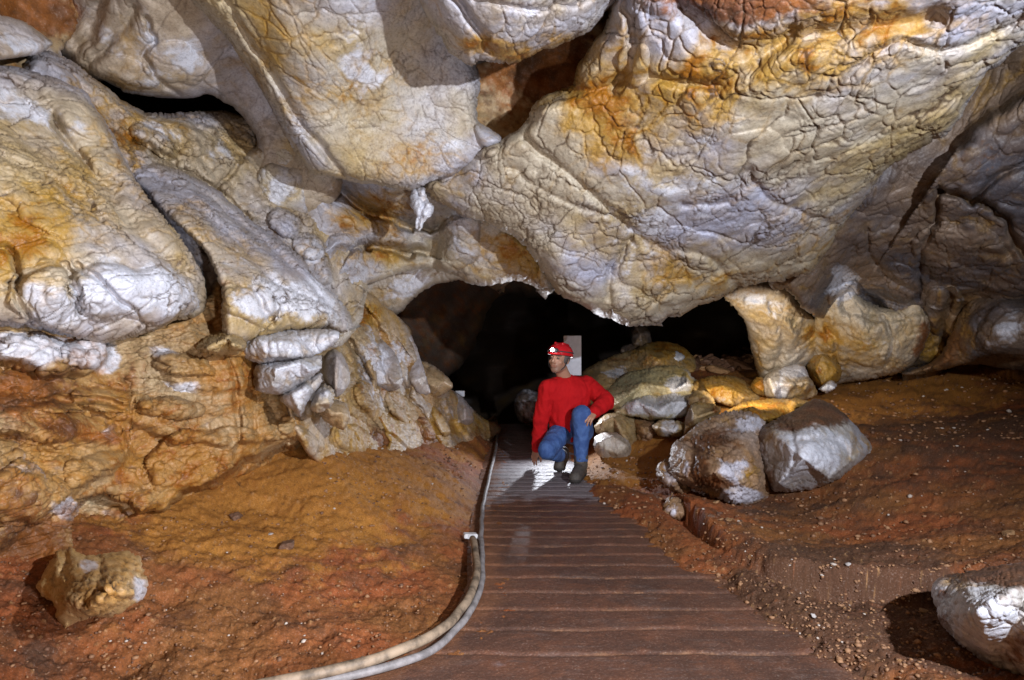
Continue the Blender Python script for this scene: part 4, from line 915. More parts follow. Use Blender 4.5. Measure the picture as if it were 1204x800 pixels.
boulder('boulder', 'dim grey boulder standing on the mound inside the dark tunnel', 'boulder',
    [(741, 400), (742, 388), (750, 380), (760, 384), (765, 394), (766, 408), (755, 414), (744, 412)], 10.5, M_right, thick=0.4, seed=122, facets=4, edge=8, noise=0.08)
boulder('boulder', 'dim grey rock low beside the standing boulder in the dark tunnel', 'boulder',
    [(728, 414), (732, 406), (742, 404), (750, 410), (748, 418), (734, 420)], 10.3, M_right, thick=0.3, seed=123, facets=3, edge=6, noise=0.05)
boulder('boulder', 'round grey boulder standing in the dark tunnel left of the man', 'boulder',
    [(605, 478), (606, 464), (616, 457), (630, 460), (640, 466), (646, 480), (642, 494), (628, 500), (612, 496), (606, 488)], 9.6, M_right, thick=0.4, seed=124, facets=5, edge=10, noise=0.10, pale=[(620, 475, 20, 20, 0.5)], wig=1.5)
boulder('boulder', 'smooth white boulder with black and rusty spots in the near right corner', 'boulder',
    [(1096, 700), (1098, 686), (1108, 677), (1130, 673), (1165, 668), (1204, 660), (1260, 660), (1320, 690), (1340, 760), (1300, 830), (1240, 830), (1204, 800), (1170, 782), (1140, 764), (1118, 745), (1104, 724)], 2.75, M_white, thick=0.45,
    front=[(1096, 700, 2.75), (1340, 740, 2.4), (1200, 662, 2.75), (1180, 785, 2.5), (1240, 830, 2.35), (1170, 720, 2.5)], seed=125, facets=6, step=1.15, edge=40, ed=0.10, noise=0.03, wig=1.5,
    pale=[(1170, 740, 60, 40, 0.8)], mud=[(1180, 672, 80, 18, 1.3), (1200, 760, 26, 22, 0.8), (1240, 700, 40, 20, 0.6), (1112, 700, 9, 7, 1.0), (1110, 732, 9, 14, 0.8)], stain=[(1125, 685, 36, 14, 0.7), (1200, 740, 30, 40, 0.5)])
boulder('boulder', 'knobbly ochre boulder with grey crust on the red soil at left', 'boulder',
    [(48, 700), (42, 690), (56, 668), (66, 650), (84, 645), (100, 654), (120, 650), (148, 648), (164, 655), (168, 672), (173, 690), (168, 704), (150, 716), (130, 726), (108, 728), (92, 732), (76, 740), (66, 728), (60, 706)], 2.46, M_knob, thick=0.34,
    front=[(45, 692, 2.50), (172, 690, 2.52), (110, 650, 2.62), (80, 738, 2.38), (120, 695, 2.36)], seed=126, facets=7, step=2.0, noise=0.02, nf=7, edge=6, wig=1.3, per=1, fpts=[(75, 668, .3), (78, 705, .8), (118, 668, .45), (150, 668, .5), (128, 696, 1.0), (105, 715, .85), (158, 698, .8)],
    folds=[([(75, 650), (78, 690), (66, 720)], 5, 0.06), ([(120, 655), (118, 690), (130, 700), (150, 705)], 4, 0.04)], stain=[(110, 700, 44, 26, 0.5)], pale=[(105, 665, 12, 8, 0.9), (168, 695, 8, 14, 0.7)], mud=[(62, 680, 10, 30, 0.6), (120, 722, 40, 8, 0.5)])
# fractured white blocks in the left wall
BL = dict(group=None, edge=9, noise=0.03, wig=1.2, facets=4)
boulder('rock_block', 'wide white fractured block under the second tongue of rock', 'rock block', [(284, 412), (288, 398), (310, 392), (345, 389), (380, 388), (399, 390), (397, 400), (384, 410), (370, 418), (340, 424), (304, 427), (290, 422)], 3.85, M_white, thick=0.35, seed=131, pale=[(340, 405, 60, 20, 0.8)], stain=[(300, 420, 20, 6, 0.6)],
    folds=[([(313, 392), (318, 408), (312, 425)], 2, 0.03), ([(350, 390), (356, 418)], 2, 0.02), ([(372, 390), (376, 412)], 2, 0.02)], **BL)
boulder('rock_block', 'white block with brown left face, second down in the fractured stack', 'rock block', [(300, 440), (304, 430), (330, 424), (360, 420), (377, 419), (378, 432), (368, 442), (350, 454), (335, 464), (318, 462), (300, 458)], 3.80, M_white, thick=0.35, seed=132, pale=[(345, 435, 40, 12, 0.8)], mud=[(302, 448, 5, 14, 0.9)], **BL)
boulder('rock_block', 'pointed grey white wedge hanging lowest in the fractured stack', 'rock block', [(330, 466), (345, 456), (362, 446), (378, 440), (376, 452), (368, 462), (360, 474), (354, 490), (346, 484), (334, 474)], 3.85, M_white, thick=0.3, seed=133, pale=[(355, 462, 20, 20, 0.6)], **BL)
boulder('rock_block', 'rounded pale lump right of the hanging wedge in the left wall', 'rock block', [(364, 478), (370, 462), (380, 452), (392, 456), (394, 468), (388, 480), (374, 486)], 4.0, M_pillar, thick=0.3, seed=134, pale=[(380, 465, 14, 14, 0.6)], **BL)
boulder('rock_block', 'thin ochre shelf stone jutting out left of the fractured stack', 'rock block', [(232, 410), (244, 396), (270, 392), (288, 402), (286, 412), (268, 415), (246, 414)], 3.5, M_ochre, thick=0.3, seed=135, **BL)
boulder('rock_slab', 'grey split slab leaning low at the tunnel mouth on the left', 'rock slab', [(498, 466), (508, 460), (524, 456), (540, 464), (552, 478), (558, 492), (550, 500), (534, 503), (520, 494), (508, 480)], 7.7, M_smooth, thick=0.4, seed=136, pale=[(528, 476, 20, 14, 0.7)], folds=[([(500, 470), (520, 490), (535, 502)], 2, 0.08), ([(515, 462), (535, 480), (545, 500)], 2, 0.04)], edge=8, noise=0.04, facets=3)
boulder('rock_slab', 'tall smooth leaf of rock standing highest left of the tunnel mouth', 'rock slab', [(412, 396), (420, 390), (436, 394), (452, 402), (466, 420), (474, 440), (472, 456), (458, 460), (444, 458), (432, 440), (420, 418)], 5.9, M_smooth, thick=0.35, seed=137, pale=[(445, 430, 16, 30, 0.9)], stain=[(430, 400, 20, 20, 0.5)], edge=12, noise=0.04, facets=4, folds=[([(425, 392), (448, 420), (462, 452)], 2, 0.05)])
boulder('rock_slab', 'narrow leaf of rock along the dark tunnel edge', 'rock slab', [(452, 378), (466, 374), (478, 382), (488, 404), (494, 422), (500, 440), (506, 462), (494, 464), (480, 450), (470, 426), (460, 402)], 6.7, M_smooth, thick=0.35, seed=138, pale=[(480, 420, 12, 30, 0.4)], stain=[(470, 400, 16, 16, 0.6)], edge=9, noise=0.04, facets=4)
boulder('rock_slab', 'brown tilted slab low in front of the leaves of rock', 'rock slab', [(440, 468), (452, 462), (470, 468), (492, 482), (508, 498), (514, 508), (500, 512), (478, 504), (456, 490)], 6.7, M_mudrock, thick=0.35, seed=139, edge=9, noise=0.05, facets=3, mud=[(480, 490, 40, 20, 0.5)])

boulder('rock_slab', 'warm brown slab between the narrow leaf and the split grey slab', 'rock slab', [(496, 424), (510, 430), (526, 444), (532, 456), (520, 464), (504, 468), (494, 456), (490, 438)], 7.0, M_tan, thick=0.35, seed=151, facets=3)
boulder('rock_slab', 'long orange brown slab lying lowest before the tunnel mouth', 'rock slab', [(478, 464), (492, 460), (508, 474), (520, 488), (530, 506), (524, 514), (508, 508), (492, 490)], 6.9, M_tan, thick=0.3, seed=152, facets=3, stain=[(500, 490, 30, 30, 0.8)])
boulder('rock_block', 'grey wedge standing upright between the fractured stack and the tan slabs', 'rock block', [(380, 420), (392, 410), (402, 416), (412, 440), (408, 458), (396, 468), (386, 458), (378, 440)], 4.35, M_smooth, thick=0.3, seed=153, facets=3, pale=[(395, 435, 14, 14, 0.6)])
boulder('rock_block', 'brown wedge leaning under the grey upright wedge', 'rock block', [(372, 474), (386, 470), (404, 474), (412, 490), (404, 506), (388, 500), (376, 488)], 4.3, M_tan, thick=0.3, seed=154, facets=3)
# hanging flowstone curl at the meeting of the ceiling slabs
boulder('flowstone_curl', 'small twisted white flowstone curl hanging where the ceiling slabs meet', 'flowstone', [(484, 224), (492, 220), (500, 222), (502, 234), (510, 244), (506, 256), (498, 262), (494, 272), (488, 268), (490, 254), (484, 242)], 4.5, M_white, thick=0.12, seed=140, step=1.2, edge=6, facets=3, noise=0.06, nf=12, pale=[(495, 240, 30, 30, 1.0)],
    folds=[([(492, 222), (496, 245), (490, 268)], 2, 0.04)])

# ------------------------------------------------------------------ many small stones
def stone_mesh(seed, mat):
    import bmesh
    bm = bmesh.new(); bmesh.ops.create_icosphere(bm, subdivisions=3, radius=1)
    V = np.array([v.co[:] for v in bm.verts])
    r = np.random.default_rng(seed)
    ns = r.normal(size=(11, 3)); ns /= np.linalg.norm(ns, axis=1)[:, None]; ds = r.uniform(0.5, 0.9, 11)
    f = np.full(len(V), 1.0)
    for n, dd in zip(ns, ds):
        c = V @ n
        f = np.minimum(f, np.where(c > 1e-3, dd / np.maximum(c, 1e-3), 9))
    V = V * f[:, None] + 0.05 * np.c_[noise3(V * 2.5, seed), noise3(V * 2.5, seed + 1), noise3(V * 2.5, seed + 2)]
    V = V * np.array([1, r.uniform(0.7, 1), r.uniform(0.45, 0.8)])
    Fs = [[v.index for v in fc.verts] for fc in bm.faces]; bm.free()
    me = bpy.data.meshes.new('stone'); me.from_pydata([tuple(v) for v in V], [], Fs); me.update()
    me.materials.append(mat)
    return me
M_st1 = plain('stone_ochre', (0.36, 0.20, 0.09), 0.6, bump=0.02, bscale=3, var=0.5)
M_st2 = plain('stone_pale', (0.52, 0.48, 0.46), 0.55, bump=0.02, bscale=3, var=0.4)
M_st3 = plain('stone_brown', (0.16, 0.08, 0.045), 0.65, bump=0.02, bscale=3, var=0.5)
STM = [stone_mesh(200 + i, [M_st1, M_st3, M_st2, M_st3, M_st1, M_st3][i]) for i in range(6)]
_gx, _gy = np.arange(-5, 7, 0.06), np.arange(0.8, 14, 0.06)
_GX, _GY = np.meshgrid(_gx, _gy); _GZ = ground_z(_GX.ravel(), _GY.ravel()).reshape(_GX.shape)
def zgrid(x, y):
    i = np.clip(np.round((np.asarray(x) + 5) / 0.06).astype(int), 0, len(_gx) - 1); j = np.clip(np.round((np.asarray(y) - 0.8) / 0.06).astype(int), 0, len(_gy) - 1)
    return _GZ[j, i]
def zat(x, y): return float(ground_z(np.array([x]), np.array([y]))[0])
r5 = random.Random(5)
def stones(n, region, sizes, group, label, mats=(0, 1, 3, 4, 5), cat='stone', lift=0.15):
    k = 0
    while k < n:
        u, v = r5.uniform(region[0], region[2]), r5.uniform(region[1], region[3])
        dd_ = np.linspace(1.8, 13, 90)
        pts_ = np.array([P(u, v, d) for d in dd_]); below = np.nonzero(pts_[:, 2] < zgrid(pts_[:, 0], pts_[:, 1]))[0]
        if not len(below): continue
        hit = pts_[below[0]]
        s = r5.uniform(*sizes) * (1 if r5.random() < 0.8 else 1.6)
        o = bpy.data.objects.new('stone', STM[r5.choice(mats)]); COL.objects.link(o)
        o.location = (hit[0], hit[1], zat(float(hit[0]), float(hit[1])) + s * lift)
        o.scale = (s, s * r5.uniform(0.7, 1.1), s * r5.uniform(0.6, 1)); o.rotation_euler = (r5.uniform(-.5, .5), r5.uniform(-.5, .5), r5.uniform(0, 6.3))
        tag(o, label, cat, group); k += 1
stones(70, (812, 408, 884, 440), (0.05, 0.12), 'rubble stones behind the orange slab', 'brown rubble stone in the dark heap behind the wide orange slab', mats=(1, 3, 5, 0))
stones(26, (985, 424, 1080, 452), (0.03, 0.075), 'small stones at the foot of the right wall', 'small ochre stone on the soil at the foot of the right wall')
stones(14, (820, 575, 900, 615), (0.015, 0.035), 'stones below the pair of large boulders', 'small stone on the soil below the pair of large boulders', mats=(0, 1, 2))
def gravel():
    r = np.random.default_rng(12)
    base = [np.array([v.co[:] for v in bpy.data.meshes['stone'].vertices])]
    import bmesh
    bm = bmesh.new(); bmesh.ops.create_icosphere(bm, subdivisions=1, radius=1)
    B0 = np.array([v.co[:] for v in bm.verts]); F0 = np.array([[v.index for v in f.verts] for f in bm.faces]); bm.free()
    Vs, Fs, sh = [], [], []
    zones = [((850, 680, 1000, 800), 500, (0.003, 0.011)), ((740, 600, 900, 700), 260, (0.004, 0.011)), ((900, 500, 1204, 800), 900, (0.004, 0.012)), ((0, 600, 560, 800), 1100, (0.003, 0.009)),
             ((690, 530, 800, 600), 200, (0.006, 0.02)), ((380, 510, 580, 600), 300, (0.006, 0.014)), ((560, 600, 960, 800), 220, (0.002, 0.005)), ((820, 570, 1000, 640), 160, (0.006, 0.018)), ((1000, 690, 1120, 790), 200, (0.004, 0.012)), ((960, 440, 1204, 520), 260, (0.008, 0.025))]
    n = 0
    for (u0, v0, u1, v1), cnt, (a, b) in zones:
        u = r.uniform(u0, u1, cnt); v = r.uniform(v0, v1, cnt); d = np.full(cnt, 1.9); done = np.zeros(cnt, bool)
        jit = r.uniform(0.985, 1.015, cnt)
        for dd0 in np.geomspace(1.9, 12, 400):
            dd = dd0 * jit; x = (u - CX) / FPX * dd; z = CZ - (v - CY) / FPX * dd
            hit = (~done) & (z < zgrid(x, dd)); d[hit] = dd[hit]; done |= hit
        u, v, d = u[done], v[done], d[done]
        x = (u - CX) / FPX * d; z = ground_z(x, d)
        for i in range(len(u)):
            s_ = r.uniform(a, b) * (1 if r.random() < .9 else 1.7)
            V = B0 * r.uniform(0.6, 1.2, (len(B0), 1)) * s_ * np.array([1, r.uniform(.6, 1), r.uniform(.4, .8)])
            an = r.uniform(0, 6.3); c_, s2 = math.cos(an), math.sin(an)
            V = np.c_[V[:, 0] * c_ - V[:, 1] * s2, V[:, 0] * s2 + V[:, 1] * c_, V[:, 2]] + np.array([x[i], d[i], z[i] + s_ * 0.35])
            Vs.append(V); Fs.append(F0 + n); n += len(B0); sh += [r.random()] * len(B0)
    N = NT('gravel_mix', disp=False); c = N.mix(N.ramp(N.attr('shade'), 0.0, 0.7), (0.10, 0.045, 0.025), (0.28, 0.145, 0.07)); c = N.mix(N.ramp(N.attr('shade'), 0.955, 0.96), c, (0.42, 0.36, 0.31))
    N.l(c, N.b.inputs['Base Color']); N.b.inputs['Roughness'].default_value = 0.7
    o = make_mesh('gravel', np.concatenate(Vs), np.concatenate(Fs), N.m, {'shade': np.array(sh)}, smooth=False)
    tag(o, 'fine loose gravel and clods scattered over the cave soil', 'gravel', kind='stuff')
gravel()
for (u, v, d, s, m, lab) in [(277, 613, 3.75, 0.045, 1, 'dark brown angular stone on top of the red soil bank'), (318, 633, 3.6, 0.02, 2, 'tiny white stone on the red soil right of the dark angular stone'), (337, 640, 3.5, 0.045, 3, 'dark stone with a white flank on the red soil bank'),
                       (465, 545, 5.8, 0.04, 2, 'small pale upright chip on the orange bank left of the path'), (956, 731, 2.98, 0.022, 2, 'whitish stone in the small pile at the right path edge'), (998, 688, 3.4, 0.02, 2, 'whitish stone at the foot of the cut soil bank'),
                       (1185, 637, 3.7, 0.04, 0, 'flat ochre stone on the right slope above the white boulder'), (1087, 672, 3.2, 0.025, 0, 'orange chip on the soil left of the white corner boulder')]:
    x, y, _ = P(u, v, d)
    o = bpy.data.objects.new('stone', STM[m]); COL.objects.link(o); o.location = (x, y, zat(x, y) + s * 0.3); o.scale = (s, s, s); o.rotation_euler = (0.2, 0.3, u)
    tag(o, lab, 'stone')

# ------------------------------------------------------------------ pipe along the left edge of the path
def tube(pts, r, name, mat, seg=12, per=10, parent=None, wob=0.0, seed=0):
    c = catmull(pts, per, closed=False)
    if wob: c = c + wob * np.c_[noise3(c * 6, seed), noise3(c * 6, seed + 1), noise3(c * 6, seed + 2) * 0.5]
    n = len(c); tan = np.gradient(c, axis=0); tan /= np.linalg.norm(tan, axis=1)[:, None]
    V = []; 
    for i in range(n):
        t = tan[i]; s = np.cross(t, (0, 0, 1.0)); s /= max(np.linalg.norm(s), 1e-6); u = np.cross(s, t)
        rr = r if np.isscalar(r) else np.interp(i / (n - 1), np.linspace(0, 1, len(r)), r)
        for k in range(seg):
            a = 2 * math.pi * k / seg; V.append(c[i] + rr * (math.cos(a) * s + math.sin(a) * u))
    Fs = [(i * seg + k, i * seg + (k + 1) % seg, (i + 1) * seg + (k + 1) % seg, (i + 1) * seg + k) for i in range(n - 1) for k in range(seg)]
    Fs.append(tuple(range(seg))[::-1]); Fs.append(tuple((n - 1) * seg + k for k in range(seg)))
    return make_mesh(name, V, Fs, mat, parent=parent)
M_pipe = plain('weathered_pipe', (0.30, 0.22, 0.15), 0.65, bump=0.006, bscale=11, var=0.85)
M_cable = plain('grey_conduit', (0.24, 0.22, 0.22), 0.6, bump=0.003, bscale=20, var=0.5)
def gp3(u, v, z, up=0):
    d = (CZ - z) * FPX / (v - CY); return (*P(u, v, d)[:2], z)
line1 = [gp3(300, 806, .08), gp3(400, 786, .085), gp3(455, 770, .085), gp3(500, 752, .085), gp3(530, 732, .085), gp3(550, 704, .085), gp3(560, 678, .08), gp3(560, 655, .075), gp3(556, 634, .07)]
p1 = tube(line1, 0.020, 'pipe', M_pipe, seg=14, wob=0.012)
tag(p1, 'thick mud stained pale pipe curving along the left edge of the path', 'pipe')
line2 = [gp3(320, 812, .05), gp3(400, 797, .05), gp3(470, 780, .05), gp3(515, 760, .05), gp3(545, 730, .05), gp3(562, 700, .05), gp3(567, 675, .05), gp3(566, 640, .05), gp3(566, 610, .05), gp3(571, 580, .05), gp3(578, 550, .05), gp3(583, 528, .05), gp3(585, 508, .05)]
p2 = tube(line2, 0.016, 'conduit', M_cable, wob=0.010, seed=4)
tag(p2, 'thin grey conduit running beside the thick pipe and on up the left path edge', 'conduit')
import bmesh
def box_mesh(name, loc, dims, mat, rot=(0, 0, 0), bev=0.004, parent=None):
    bm = bmesh.new(); bmesh.ops.create_cube(bm, size=1)
    for v in bm.verts: v.co = Vector((v.co.x * dims[0], v.co.y * dims[1], v.co.z * dims[2]))
    bmesh.ops.bevel(bm, geom=list(bm.edges), offset=bev, segments=2, affect='EDGES')
    me = bpy.data.meshes.new(name); bm.to_mesh(me); bm.free(); me.materials.append(mat)
    o = bpy.data.objects.new(name, me); COL.objects.link(o); o.location = loc; o.rotation_euler = rot
    if parent is not None: o.parent = parent
    return o
M_galv = plain('galvanised_metal', (0.50, 0.53, 0.60), 0.5, metal=0.1, var=0.15, bscale=20)
M_iron = plain('dark_iron', (0.05, 0.05, 0.05), 0.5)
M_wht = plain('pale_painted_metal', (0.6, 0.6, 0.62), 0.5, var=0.2)
# short pale bracket stub where the thick pipe ends
q = gp3(553, 631, .05)
o = box_mesh('pipe_clamp', (q[0], q[1], 0.055), (0.085, 0.05, 0.03), M_wht, rot=(0, 0.1, 0.3)); tag(o, 'small white clamp plate at the upper end of the thick pipe', 'clamp')

# sign board behind the man
bx_, by_, _ = P(673, 400, 8.1)
root = bpy.data.objects.new('sign_board', None); COL.objects.link(root)
zt = P(673, 395, 8.1)[2]; zb = P(673, 470, 8.1)[2]
root.location = (bx_, by_, 0.2); tag(root, 'plain grey upright board standing behind the helmet of the man', 'board')
box_mesh('panel', (0, 0, (zt + 0.85) / 2 - 0.2), (0.21, 0.02, zt - 0.85), M_galv, parent=root, bev=0.003)
box_mesh('post', (0, 0.03, 0.35), (0.04, 0.03, 0.95), M_iron, parent=root)
# little pale floodlight housing at the tunnel edge (left)
fx, fy, fz = P(541, 463, 8.3)
root = bpy.data.objects.new('junction_box', None); COL.objects.link(root); root.location = (fx, fy, fz); tag(root, 'small pale junction box on the rock at the left edge of the tunnel mouth', 'junction box')
box_mesh('case', (0, 0, 0), (0.11, 0.06, 0.07), M_wht, parent=root); box_mesh('lid', (0, -0.034, 0), (0.095, 0.01, 0.058), M_galv, parent=root, bev=0.002)
# wire over the mound
w = tube([P(704, 462, 7.85), P(716, 454, 7.9), P(728, 447, 8.0), P(738, 440, 8.05)], 0.010, 'wire', M_wht, seg=6); tag(w, 'short white wire lying over the brown mound behind the shoulder of the man', 'wire')

# ------------------------------------------------------------------ the kneeling man (distance-field modelling, one continuous body)
class Field:
    def __init__(s, lo, hi, h):
        s.lo = np.array(lo, float); s.h = h
        s.n = np.ceil((np.array(hi) - s.lo) / h).astype(int) + 1
        s.f = np.full(s.n, 0.5, np.float32)
    def win(s, lo, hi):
        lo = np.asarray(lo, float); hi = np.asarray(hi, float)
        a = np.clip(np.floor((np.array(lo) - s.lo) / s.h).astype(int), 0, s.n - 1)
        b = np.clip(np.ceil((np.array(hi) - s.lo) / s.h).astype(int) + 1, 1, s.n)
        sl = tuple(slice(int(x), int(y)) for x, y in zip(a, b))
        g = [s.lo[i] + s.h * np.arange(a[i], b[i]) for i in range(3)]
        return sl, np.stack(np.meshgrid(*[x.astype(np.float32) for x in g], indexing='ij'), -1)
    def add(s, sl, d, k, cut=False):
        f = s.f[sl]
        if cut:
            d = -d; m = np.clip(0.5 - 0.5 * (d - f) / k, 0, 1); s.f[sl] = (f * (1 - m) + d * m * 1 + k * m * (1 - m)) if False else np.maximum(f, d)
            return
        m = np.clip(0.5 + 0.5 * (f - d) / k, 0, 1)
        s.f[sl] = f * (1 - m) + d * m - k * m * (1 - m)
    def cap(s, a, b, ra, rb, k=0.02):
        a, b = np.array(a, float), np.array(b, float); R = max(ra, rb) + k + 0.03
        sl, g = s.win(np.minimum(a, b) - R, np.maximum(a, b) + R)
        ab = b - a; t = np.clip(((g - a) @ ab) / max(ab @ ab, 1e-9), 0, 1)
        d = np.linalg.norm(g - a - t[..., None] * ab, axis=-1) - (ra + (rb - ra) * t)
        s.add(sl, d, k)
    def ell(s, c, r, axes=None, k=0.02, cut=False):
        c = np.array(c, float); R = max(r) + k + 0.03
        sl, g = s.win(c - R, c + R); q = g - c
        if axes is not None: q = q @ np.array(axes).T
        r = np.array(r); k0 = np.linalg.norm(q / r, axis=-1); k1 = np.linalg.norm(q / r ** 2, axis=-1)
        d = k0 * (k0 - 1) / np.maximum(k1, 1e-6)
        s.add(sl, d, k, cut)
    def mesh(s):
        f = s.f; n = np.array(f.shape)
        c = [f[i:n[0] - 1 + i, j:n[1] - 1 + j, k:n[2] - 1 + k] for i in (0, 1) for j in (0, 1) for k in (0, 1)]
        neg = sum((x < 0).astype(np.int8) for x in c)
        act = (neg > 0) & (neg < 8)
        ids = -np.ones(act.shape, np.int64); cells = np.argwhere(act); ids[act] = np.arange(len(cells))
        off = np.array([(i, j, k) for i in (0, 1) for j in (0, 1) for k in (0, 1)])
        vals = np.stack([f[tuple((cells + o).T)] for o in off], 1)
        acc = np.zeros((len(cells), 3)); cnt = np.zeros(len(cells))
        for a in range(8):
            for b in range(a + 1, 8):
                if np.abs(off[a] - off[b]).sum() != 1: continue
                m = (vals[:, a] < 0) != (vals[:, b] < 0)
                t = vals[m, a] / (vals[m, a] - vals[m, b])
                acc[m] += off[a] + t[:, None] * (off[b] - off[a]); cnt[m] += 1
        V = s.lo + s.h * (cells + acc / cnt[:, None])
        Fs = []
        for ax in range(3):
            u, v = [x for x in range(3) if x != ax]
            sl0 = [slice(None)] * 3; sl1 = [slice(None)] * 3
            sl0[ax] = slice(0, n[ax] - 1); sl1[ax] = slice(1, n[ax])
            A = f[tuple(sl0)] < 0; B = f[tuple(sl1)] < 0
            e = np.argwhere(A != B)
            e = e[(e[:, u] > 0) & (e[:, v] > 0) & (e[:, u] < n[u] - 1) & (e[:, v] < n[v] - 1)]
            fl = A[tuple(e.T)]
            q = []
            for du, dv in ((-1, -1), (0, -1), (0, 0), (-1, 0)):
                x = e.copy(); x[:, u] += du; x[:, v] += dv; q.append(ids[tuple(x.T)])
            q = np.stack(q, 1)
            if ax == 1: fl = ~fl
            q[~fl] = q[~fl][:, ::-1]
            Fs.append(q)
        return V, np.concatenate(Fs)

def pp(u, v, d): return np.array(P(u, v, d))
def unit(v): v = np.array(v, float); return v / np.linalg.norm(v)
def frame(fwd, up):
    y = unit(fwd); x = unit(np.cross(y, up)); z = np.cross(x, y); return np.array([x, y, z])

LO, HI = (0.05, 5.70, -0.03), (1.08, 7.0, 1.36)
neck = pp(665, 446, 6.44); headc = pp(657.5, 422.5, 6.36)
chest = pp(668, 468, 6.44); belly = pp(671, 490, 6.47); pelvis = pp(673, 507, 6.52)
sR, sL = pp(644.5, 456, 6.36), pp(690, 453, 6.52)
eR, wR = pp(637, 492, 6.44), pp(631, 527, 6.60)
eL, wL = pp(713, 472, 6.32), pp(699, 485, 6.10)
hR, hL = pp(662, 506, 6.50), pp(683, 507, 6.50)
kR, aR = pp(643, 529, 6.15), pp(661, 537, 6.53)
kL, aL = pp(684, 488, 6.10), pp(683, 545, 6.13)
F_ = frame((-0.50, -0.86, 0.10), (0.06, -0.05, 1))       # head frame: x sideways, y forward, z up
hx, hy, hz = F_ * 1.10
F_ = F_ / 1.10                                             # head-sized units a tenth larger

def head(fd, k=0.012):
    H = lambda x, y, z: headc + hx * x + hy * y + hz * z
    fd.ell(H(0, -0.012, 0.030), (0.076, 0.094, 0.088), F_, k)           # skull
    fd.ell(H(0, 0.030, -0.035), (0.058, 0.062, 0.080), F_, 0.02)        # face
    fd.ell(H(0, 0.058, -0.092), (0.026, 0.024, 0.020), F_, 0.02)        # chin
    fd.cap(H(-0.045, 0.0, -0.07), H(-0.015, 0.055, -0.095), 0.022, 0.018, 0.02)
    fd.cap(H(0.045, 0.0, -0.07), H(0.015, 0.055, -0.095), 0.022, 0.018, 0.02)
    for sx in (-1, 1):
        fd.ell(H(sx * 0.029, 0.093, 0.004), (0.017, 0.013, 0.012), F_, 0.006, cut=True)   # sockets
        fd.ell(H(sx * 0.029, 0.078, 0.003), (0.012, 0.012, 0.011), F_, 0.004)             # eyeball under lids
        fd.cap(H(sx * 0.010, 0.090, 0.022), H(sx * 0.046, 0.078, 0.022), 0.008, 0.007, 0.010)   # brow
        fd.ell(H(sx * 0.042, 0.062, -0.030), (0.020, 0.016, 0.016), F_, 0.015)            # cheek
        fd.ell(H(sx * 0.077, -0.010, -0.008), (0.009, 0.019, 0.031), F_, 0.006)           # ear
        fd.ell(H(sx * 0.013, 0.098, -0.036), (0.008, 0.010, 0.008), F_, 0.006)            # nostril wing
    fd.cap(H(0, 0.090, 0.010), H(0, 0.114, -0.030), 0.008, 0.012, 0.010)                  # nose
    fd.cap(H(-0.019, 0.088, -0.060), H(0.019, 0.088, -0.060), 0.007, 0.007, 0.006)        # lips
    fd.cap(H(-0.015, 0.087, -0.070), H(0.015, 0.087, -0.070), 0.008, 0.008, 0.006)

def hand(fd, wrist, fwd, palmn, thumbside, curls, grow=0.0, spread=1.0, L=0.185):
    """palm and five separate fingers; fwd = towards the knuckles, palmn = where the palm faces"""
    f = unit(fwd); n = unit(np.array(palmn) - np.dot(palmn, f) * f); s = np.cross(f, n) * thumbside
    kn = []
    for i, (o, ln, r) in enumerate([(0.033, 0.080, 0.0095), (0.011, 0.088, 0.010), (-0.011, 0.083, 0.0095), (-0.032, 0.066, 0.0085)]):
        root_ = wrist + f * 0.030 + s * o * 0.6
        k_ = wrist + f * (0.095 - 0.006 * abs(i - 1)) + s * o
        fd.cap(root_, k_, 0.017, 0.013, 0.010)
        c1, c2, c3 = curls[i]
        d1 = unit(f * math.cos(c1) + n * math.sin(c1) + s * o * 3.2 * spread)
        d2 = unit(f * math.cos(c1 + c2) + n * math.sin(c1 + c2) + s * o * 2.4 * spread)
        d3 = unit(f * math.cos(c1 + c2 + c3) + n * math.sin(c1 + c2 + c3) + s * o * 2.0 * spread)
        a = k_ + d1 * ln * 0.45; b = a + d2 * ln * 0.32; c = b + d3 * ln * 0.23
        fd.cap(k_, a, r * 1.08, r, 0.004); fd.cap(a, b, r, r * 0.92, 0.004); fd.cap(b, c, r * 0.92, r * 0.80, 0.004)
    t0 = wrist + f * 0.025 + s * 0.020; t1 = wrist + f * 0.060 + s * 0.050 + n * 0.016; t2 = t1 + unit(f * 0.8 + s * 0.45 + n * 0.25) * 0.034; t3 = t2 + unit(f * 0.95 + s * 0.15 + n * 0.25) * 0.027
    fd.cap(t0, t1, 0.017, 0.013, 0.010); fd.cap(t1, t2, 0.0125, 0.011, 0.005); fd.cap(t2, t3, 0.011, 0.009, 0.004)
    fd.ell(wrist + f * 0.055 + n * 0.004, (0.036, 0.045, 0.014), np.array([s, f, n]), 0.010)

